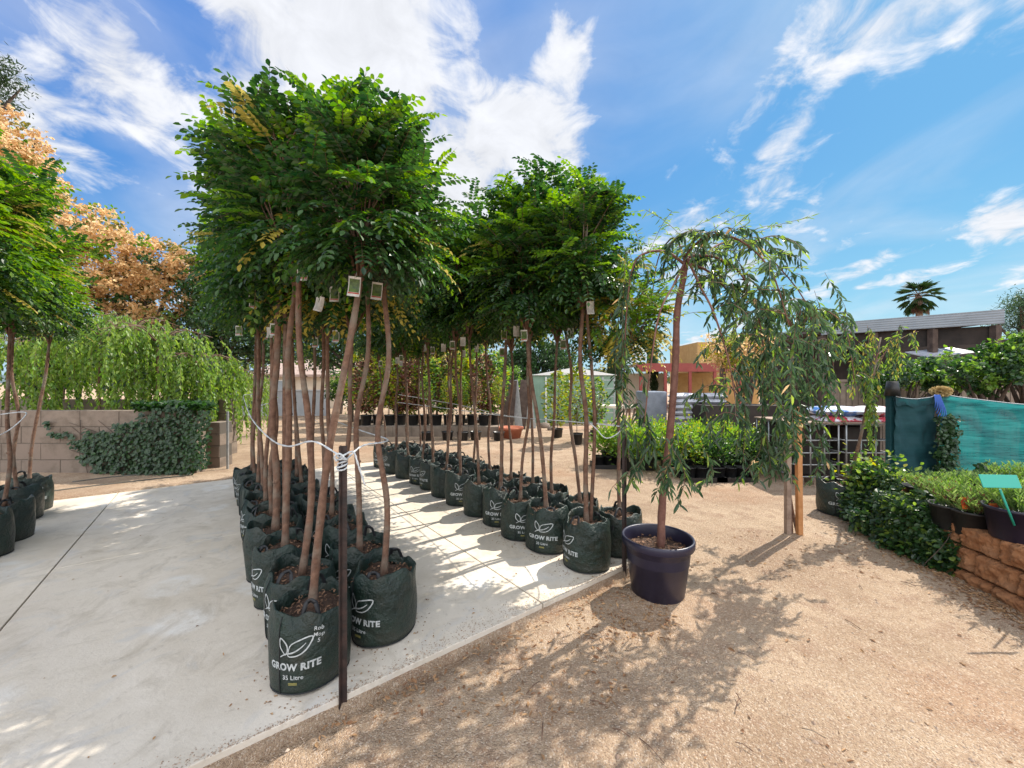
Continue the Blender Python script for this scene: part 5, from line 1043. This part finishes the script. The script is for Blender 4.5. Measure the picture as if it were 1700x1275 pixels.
def herb_mesh(seed, upright=.9, mt=('herb', 'bright')):
    g = Geo(); n = 60; a = rng.uniform(0, 6.28, n); sp = rng.uniform(.1, 1, n)
    for k in range(n):
        d = np.array([math.cos(a[k]) * sp[k] * .8, math.sin(a[k]) * sp[k] * .8, upright]); b = np.array([math.cos(a[k]), math.sin(a[k]), 0]) * .05 * sp[k]; L = rng.uniform(.10, .20); q = np.array([b, b + d * L * .5, b + d * L]); g.tube(q, .0016, 3, 2, cap=False); m = 16; f = rng.uniform(.15, 1, m)[:, None]; an = rng.uniform(0, 6.28, m)
        g.leaves(b + d * L * f, np.stack([np.cos(an), np.sin(an), .7 + 0 * an], 1) + d * .6, rng.normal(0, 1, (m, 3)), .036, .007, rng.choice(2, m, p=[.7, .3]))
    return g.mesh('foliage', [M[mt[0]], M[mt[1]], M['herb']])
HB = [herb_mesh(1), herb_mesh(2, .6), herb_mesh(3, .7, ('herb', 'red_leaf')), herb_mesh(4, .5, ('weep', 'herb')), herb_mesh(5, 1.1, ('herb', 'leaf_light'))]
HP = pot_mesh(.12, .19); HPB = pot_mesh(.165, .22, 'pot_blue')
herbs = [(1502, 850, 3.65), (1525, 838, 3.4), (1548, 870, 3.1), (1585, 890, 2.95), (1560, 838, 3.5), (1600, 850, 3.25), (1630, 905, 2.85), (1645, 860, 3.1), (1610, 830, 3.75), (1680, 850, 3.3), (1580, 822, 4.0), (1660, 828, 3.8), (1530, 822, 3.9), (1692, 880, 2.95), (1720, 850, 3.4)]
tg = {0: (-.06, -.16), 2: (-.08, -.17), 1: (-.04, -.16), 3: (-.05, -.17), 6: (-.08, -.12), 7: (-.1, -.1), 5: (-.05, -.1), 13: (-.10, -.12)}
for k, (px, py, Yk) in enumerate(herbs):
    lab = f'low feathery potted plant on the retaining wall, {["leftmost", "second", "third", "fourth", "fifth", "sixth", "seventh", "eighth", "ninth", "tenth", "eleventh", "twelfth", "thirteenth", "fourteenth", "rightmost"][sorted(range(15), key=lambda q: herbs[q][0]).index(k)]} from left'
    t = thing('potted_herb', lab, 'potted plant', ((px - 850) / F * Yk + .14, Yk, .272), rng.uniform(0, 6) if k not in tg else 0, 'low plants in pots on the retaining wall'); inst('pot', HP, t); inst('foliage', HB[(k * 2 + k // 3) % 5], t, (0, 0, .16), scale=(.8, 1.2, 1.0, 1.35, .9)[k % 5])
    if k in tg:
        g = Geo(); g.box((tg[k][0], tg[k][1], .25), (.055, .003, .085), rx=-.25); g.box((tg[k][0], tg[k][1] + .013, .175), (.015, .003, .09), rx=-.25, mat=1); g.box((tg[k][0], tg[k][1] - .0035, .263), (.049, .002, .035), rx=-.25, mat=2); g.obj('plant_tag', [M['tag_orange'], M['tag_white'], M['tag_red']], t)
t = thing('potted_flower', 'wide purple-black pot with low plants at the right edge under the teal sign', 'potted plant', (3.47, 2.68, .35)); inst('pot', HPB, t); inst('foliage', HB[0], t, (0, 0, .18), scale=1.3)
t = thing('herb_sign', 'small blank teal sign on a slanting teal stick among the pots', 'sign', (0, 0, 0)); a = P(1684, 872, 2.60); b = P(1660, 812, 2.56)
Geo().tube([a, b], .006, 8).obj('stick', M['teal'], t); g = Geo().box(P(1660, 799, 2.55), (.25, .006, .084), rx=-.35, ry=.02); g.obj('plate', M['teal'], t, bevel=.002)
g = Geo(); n = 2600; x = rng.uniform(1575, 1700, n); Y = rng.uniform(4.0, 4.35, n); z = .3 + rng.uniform(0, .2, n) * (.6 + .5 * np.sin(x * .07)); g.leaves(np.stack([(x - 850) / F * Y, Y, z], 1), rng.normal(0, .7, (n, 3)) + [0, 0, .4], rng.normal(0, .6, (n, 3)) + [0, 0, .6], .06, .04, rng.choice(2, n, p=[.8, .2]))
tag(g.obj('ground_cover', [M['ivy'], M['weep_green']]), kind='stuff')
# ------------------------------------------------------------------ carport and plants behind the cloth
def carport():
    def at(px, Y): return (px - 850) / F * Y
    y0, y1 = 10.2, 8.2; xl, xr = at(1365, y0), at(1668, y1); zt_, h = 2.97, .30; t = thing('carport', 'open carport with a grey sheet roof edge and dark timber underside at the right', 'building', (0, 0, 0)); g = Geo()
    V = [(xl, y0, zt_ - h), (xr, y1, zt_ - h), (xr, y1, zt_), (xl, y0, zt_)]; off = np.array([.35, 5.5, 0]); n_ = np.array([0, .04, 0])
    g.add(np.array(V + [np.array(v) + n_ for v in V]), [(0, 1, 2, 3), (4, 7, 6, 5), (3, 2, 6, 7), (0, 4, 5, 1), (1, 5, 6, 2), (0, 3, 7, 4)]); g.obj('fascia', M['roof_grey'], t)
    rf = np.array([(xl, y0 + .045, zt_ - .03), (xr, y1 + .045, zt_ - .03)]); V = np.concatenate([rf, rf[::-1] + off]); V = np.concatenate([V, V + [0, 0, -.05]]); Geo().add(V, [(0, 1, 2, 3), (7, 6, 5, 4), (0, 4, 5, 1), (1, 5, 6, 2), (2, 6, 7, 3), (3, 7, 4, 0)]).obj('roof', M['roof_grey'], t)
    for k in range(9):
        f = k / 8; a = np.array([xl + (xr - xl) * f, y0 + (y1 - y0) * f + .1, zt_ - .2]); Geo().tube([a, a + off * .95], .07, 4, smooth=False).obj('rafter', M['timber_dark'], t)
    hd = []; 
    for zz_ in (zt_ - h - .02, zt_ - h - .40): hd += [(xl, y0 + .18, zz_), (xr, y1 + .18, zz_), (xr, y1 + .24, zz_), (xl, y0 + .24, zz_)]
    Geo().add(hd, [(0, 1, 2, 3), (7, 6, 5, 4), (0, 4, 5, 1), (1, 5, 6, 2), (2, 6, 7, 3), (3, 7, 4, 0)]).obj('shade_band', M['dark'], t)  # dark strip painting in the shade under the roof edge
    for f, d in ((.02, .1), (.35, .1), (.68, .1), (.985, .1), (.02, 5), (.5, 5), (.98, 5)):
        p = np.array([xl + (xr - xl) * f, y0 + (y1 - y0) * f + d, 0]); bx(Geo(), p + [-.06, -.06, -.05], p + [.06, .06, zt_ - .32]).obj('post', M['timber_dark'], t)
    # dark sheet standing in for the shade inside the open carport
    a, b = np.array([xl - .6, y0 + 1.6, 0]), np.array([14.2, y1 + 1.9, 0]); m_ = (a + b) / 2; dr = b - a; Geo().box((m_[0], m_[1], 1.28), (np.linalg.norm(dr), .08, 2.6), math.atan2(dr[1], dr[0])).obj('shade_backing', M['dark'], t)
carport()
Yb = 7.4; g = Geo(); x = P(1375, 0, Yb)[0]
while x < P(1760, 0, Yb)[0]: bx(g, (x, Yb, -.05), (x + .1, Yb + .015, zt(633, Yb))); bx(g, (x + .1, Yb + .015, -.05), (x + .115, Yb + .03, zt(633, Yb))); x += .115
bx(g, (P(1375, 0, Yb)[0], Yb - .02, zt(634, Yb)), (P(1760, 0, Yb)[0], Yb + .05, zt(630, Yb)))
tag(g.obj('panel_fence', M['concrete_wall']), 'pale grey panel fence behind the teal shade cloth', 'fence')
t = thing('hanging_sheet', 'blue-white plastic sheet slung under the carport roof', 'sheet', (0, 0, 0)); Geo().box(P(1560, 585, 8.9), (1.1, .5, .02), rx=.3, ry=-.1).obj('sheet', M['wrap'], t)
for k, (px, py, Yk, rr, l) in enumerate([(1500, 628, 6.9, (.5, .5, .36), 'leafy green shrub behind the black capped post'), (1570, 618, 6.8, (.45, .5, .36), 'leafy green shrub behind the blue-tied post'), (1640, 618, 6.2, (.42, .5, .40), 'bright leafed tree behind the teal shade cloth'), (1705, 595, 6.0, (.36, .5, .42), 'bright green tree at the right edge behind the teal shade cloth')]):
    c = P(px, py, Yk); broad('garden_tree', l, (c[0], Yk, -.05), .95, .05 if k < 2 else .09, [(c, rr), (c + [.25, 0, .2], np.array(rr) * .7), (c + [-.3, 0, -.1], np.array(rr) * .6)], (2600, 1300, 2600, 3000)[k], .075, .045, ['bright', 'leaf', 'weep'], [.35, .45, .20], group='leafy trees behind the shade cloth', clump=.3, nbr=10)
c = P(1690, 525, 12); broad('feathery_tree', 'feathery grey-green tree above the right end of the carport', (c[0] + .3, 12, -.05), 2.5, .14, [(c, (.6, .7, .6)), (c + [.7, 0, .1], (.9, .8, .8))], 4500, .14, .02, ['weep', 'leaf_dark'], [.6, .4], clump=.4)
c = P(1370, 590, 9); broad('autumn_shrub', 'orange and green shrub behind the weeping crown', (c[0] - 1.2, 9.6, -.05), 1.0, .06, [(P(1240, 590, 9.6), (.7, .6, .55)), (P(1200, 580, 9.6), (.5, .5, .4))], 4200, .085, .05, ['orange_leaf', 'yg_leaf', 'leaf'], [.5, .3, .2], clump=.35)
# distant tree line as separate trees
for k, (px, Yk, h, r_) in enumerate([(985, 40, 3.2, 2.2), (1120, 60, 3.6, 3), (1300, 34, 3.2, 2.2), (1345, 30, 3.4, 2.0), (450, 34, 5.5, 3.5), (830, 30, 3.6, 2.6), (700, 36, 5, 3.4), (1400, 45, 4, 3), (580, 30, 5, 3), (240, 28, 5, 3.5), (100, 26, 5, 3.5), (320, 22, 3.6, 2.4)]):
    x = (px - 850) / F * Yk; broad('distant_tree', ['low distant tree left of the columnar cypresses', 'hazy distant tree beyond the red beam', 'distant tree behind the weeping crown', 'distant tree left of the carport', 'distant tree behind the left-hand block', 'distant tree left of the shed tree', 'distant tree behind the pink roofed house', 'distant tree behind the carport', 'distant tree behind the cream house', 'distant tree behind the smaller orange tree', 'distant tree low behind the large orange tree', 'distant tree low at the gap left of the tree block'][k], (x, Yk, -.05), h * .4, .2, [((x, Yk, h * .62), (r_, r_ * .8, h * .38)), ((x + r_ * .6, Yk, h * .5), (r_ * .7, r_ * .6, h * .3))], 3500, .22, .15, ['leaf_dark', 'leaf', 'orange_green'], [.5, .35, .15], group='distant trees beyond the yard', clump=.3, nbr=8)
for k, (px, Yk, r_, h) in enumerate([(585, 14.2, .9, 1.9), (655, 13.8, .8, 1.7), (725, 14.3, .85, 2.0), (800, 13.9, .7, 1.8), (835, 14.8, .7, 2.1)]):
    x = (px - 850) / F * Yk; broad('yard_tree', ['leafy tree behind the left end of the low block bed', 'yellow-green tree behind the low block bed, left of its middle', 'leafy tree behind the middle of the low block bed', 'yellow-green tree behind the right end of the low block bed', 'leafy tree behind the leaning sheets'][k], (x, Yk, -.03), h * .5, .05, [((x, Yk, h * .72), (r_, r_ * .8, h * .38)), ((x + r_ * .5, Yk - .2, h * .45), (r_ * .6, r_ * .5, h * .3))], 4200, .10, .065, [['bright', 'leaf', 'leaf_dark'], ['yg_leaf', 'bright', 'leaf']][k % 2], [.45, .35, .2], group='leafy trees at the back of the yard', clump=.3, nbr=10)
# ------------------------------------------------------------------ litter and stones
def on_slab(x, y, m=.0):
    v = np.stack([x, y], 1) - CORNER[:2]; c = v @ CV[:2]; d = v @ DV[:2]; return (c < m) & (d > -m - .03) & (d < SLAB_L + m) & (c > -SLAB_W)
def scatter():
    def gz(x, y): return np.array([GZ + noise.noise(Vector((a * .9, b * .9, 0))) * .018 + noise.noise(Vector((a * 4, b * 4, 3))) * .007 + noise.noise(Vector((a * 9, b * 9, 8))) * .005 for a, b in zip(x, y)])
    n = 9000; y = .9 + 6 * rng.random(n) ** 1.7; x = rng.uniform(-1.3, 1.35, n) * y; k = ~on_slab(x, y, .02) & (x < np.interp(y, edge[:, 1], edge[:, 0]) - .03); x, y = x[k], y[k]; n = len(x); z = gz(x, y) + .001
    ss = rng.uniform(.0015, .0045, n) * (1 + 1.8 * (rng.random(n) > .95)); V0 = np.array([(1, 0, 0), (.3, .95, 0), (-.8, .6, 0), (-.8, -.6, 0), (.3, -.95, 0), (.1, 0, .75)]); g = Geo(); a = rng.uniform(0, 6.28, n); C, S_ = np.cos(a), np.sin(a)
    V = np.stack([np.outer(C, V0[:, 0]) - np.outer(S_, V0[:, 1]), np.outer(S_, V0[:, 0]) + np.outer(C, V0[:, 1]), np.tile(V0[:, 2], (n, 1))], -1) * ss[:, None, None] * rng.uniform(.7, 1.3, (n, 6, 1)) + np.stack([x, y, z], 1)[:, None]
    q = np.array([(0, 1, 5), (1, 2, 5), (2, 3, 5), (3, 4, 5), (4, 0, 5)]); g.add(V.reshape(-1, 3), (np.arange(n)[:, None, None] * 6 + q).reshape(-1, 3)); tag(g.obj('loose_gravel', M['stone']), kind='stuff')
    xs, ys = [], []
    def area(n, px0, px1, py0, py1):
        a = rng.uniform(px0, px1, n); b = rng.uniform(py0, py1, n); Yy = F * (CAMH - GZ) / (b - HOR); xs.append((a - 850) / F * Yy); ys.append(Yy)
    area(380, 620, 1040, 960, 1200); area(260, 960, 1120, 985, 1060); area(120, 1040, 1300, 880, 1000); area(60, 560, 1700, 1050, 1275); area(160, 1300, 1460, 850, 960)
    e = edge[rng.integers(8, 45, 1300)]; xs.append(e[:, 0] - .02 - np.abs(rng.normal(0, .13, 1300))); ys.append(e[:, 1] + rng.normal(0, .05, 1300))
    tt = rng.uniform(-2.6, 0, 320); q = CORNER[:2] + tt[:, None] * CV[:2] - np.abs(rng.normal(.03, .07, 320))[:, None] * DV[:2]; xs.append(q[:, 0]); ys.append(q[:, 1])
    area(420, 500, 1000, 730, 790); area(160, 200, 420, 790, 830)
    x, y = np.concatenate(xs), np.concatenate(ys); k = ~on_slab(x, y, .03) & (y < 15); x, y = x[k], y[k]; n = len(x); z = gz(x, y) + .004; g = Geo()
    g.leaves(np.stack([x, y, z], 1), rng.normal(0, 1, (n, 3)) * (1, 1, .15), np.tile([0, 0, 1.0], (n, 1)) + rng.normal(0, .35, (n, 3)), rng.uniform(.012, .04, n), rng.uniform(.006, .016, n), 0, fold=.5)
    n = 130; c = rng.uniform(-7, -.1, n); d = rng.uniform(.1, 5, n); q = CORNER[:2] + c[:, None] * CV[:2] + d[:, None] * DV[:2]
    g.leaves(np.stack([q[:, 0], q[:, 1], np.full(n, .003)], 1), rng.normal(0, 1, (n, 3)) * (1, 1, .1), np.tile([0, 0, 1.0], (n, 1)) + rng.normal(0, .3, (n, 3)), rng.uniform(.01, .028, n), rng.uniform(.005, .013, n), 0, fold=.4)
    n = 900; b0 = np.array([A0, B0] + [np.array(q) for q in c1[:6]])[rng.integers(0, 8, n)]; kk = np.where(rng.random(n) < .5, rng.integers(0, 6, n), 0) * (rng.integers(0, 2, n)); a = rng.uniform(0, 6.28, n); rr = .19 + np.abs(rng.normal(0, .07, n))
    q = b0 + DV[:2] * (step * kk)[:, None] + np.stack([rr * np.cos(a), rr * np.sin(a)], 1); k = on_slab(q[:, 0], q[:, 1], -.02); q = q[k]; n = len(q)
    g.leaves(np.stack([q[:, 0], q[:, 1], np.full(n, .003)], 1), rng.normal(0, 1, (n, 3)) * (1, 1, .1), np.tile([0, 0, 1.0], (n, 1)) + rng.normal(0, .3, (n, 3)), rng.uniform(.005, .018, n), rng.uniform(.004, .010, n), 0, fold=.5)
    tag(g.obj('fallen_leaves', M['litter']), kind='stuff')
    g = Geo(); n = 2600; c = rng.uniform(-4, .0, n); d = np.abs(rng.normal(0, .05, n)) * (1 + .8 * np.sin(c * 3)); q = CORNER[:2] + c[:, None] * CV[:2] + d[:, None] * DV[:2]; sz = rng.uniform(.0015, .004, n)
    V = V0 * sz[:, None, None] * rng.uniform(.7, 1.3, (n, 6, 1)) + np.stack([q[:, 0], q[:, 1], np.full(n, .001)], 1)[:, None]; g.add(V.reshape(-1, 3), (np.arange(n)[:, None, None] * 6 + np.array([(0, 1, 5), (1, 2, 5), (2, 3, 5), (3, 4, 5), (4, 0, 5)])).reshape(-1, 3)); tag(g.obj('grit', M['stone']), kind='stuff')
    g = Geo(); 
    for k in range(26):
        p = G(rng.uniform(600, 1500), rng.uniform(900, 1270)); 
        if on_slab(np.array([p[0]]), np.array([p[1]]), .05)[0] or p[0] > 2.9: continue
        a = rng.uniform(0, 6.28); L = rng.uniform(.04, .13); d = np.array([math.cos(a), math.sin(a), 0]) * L; p[2] = GZ + .012; g.tube([p, p + d * .5 + [0, .008, .004], p + d], .0022, 4)
    tag(g.obj('fallen_twigs', M['bark']), kind='stuff')
scatter()
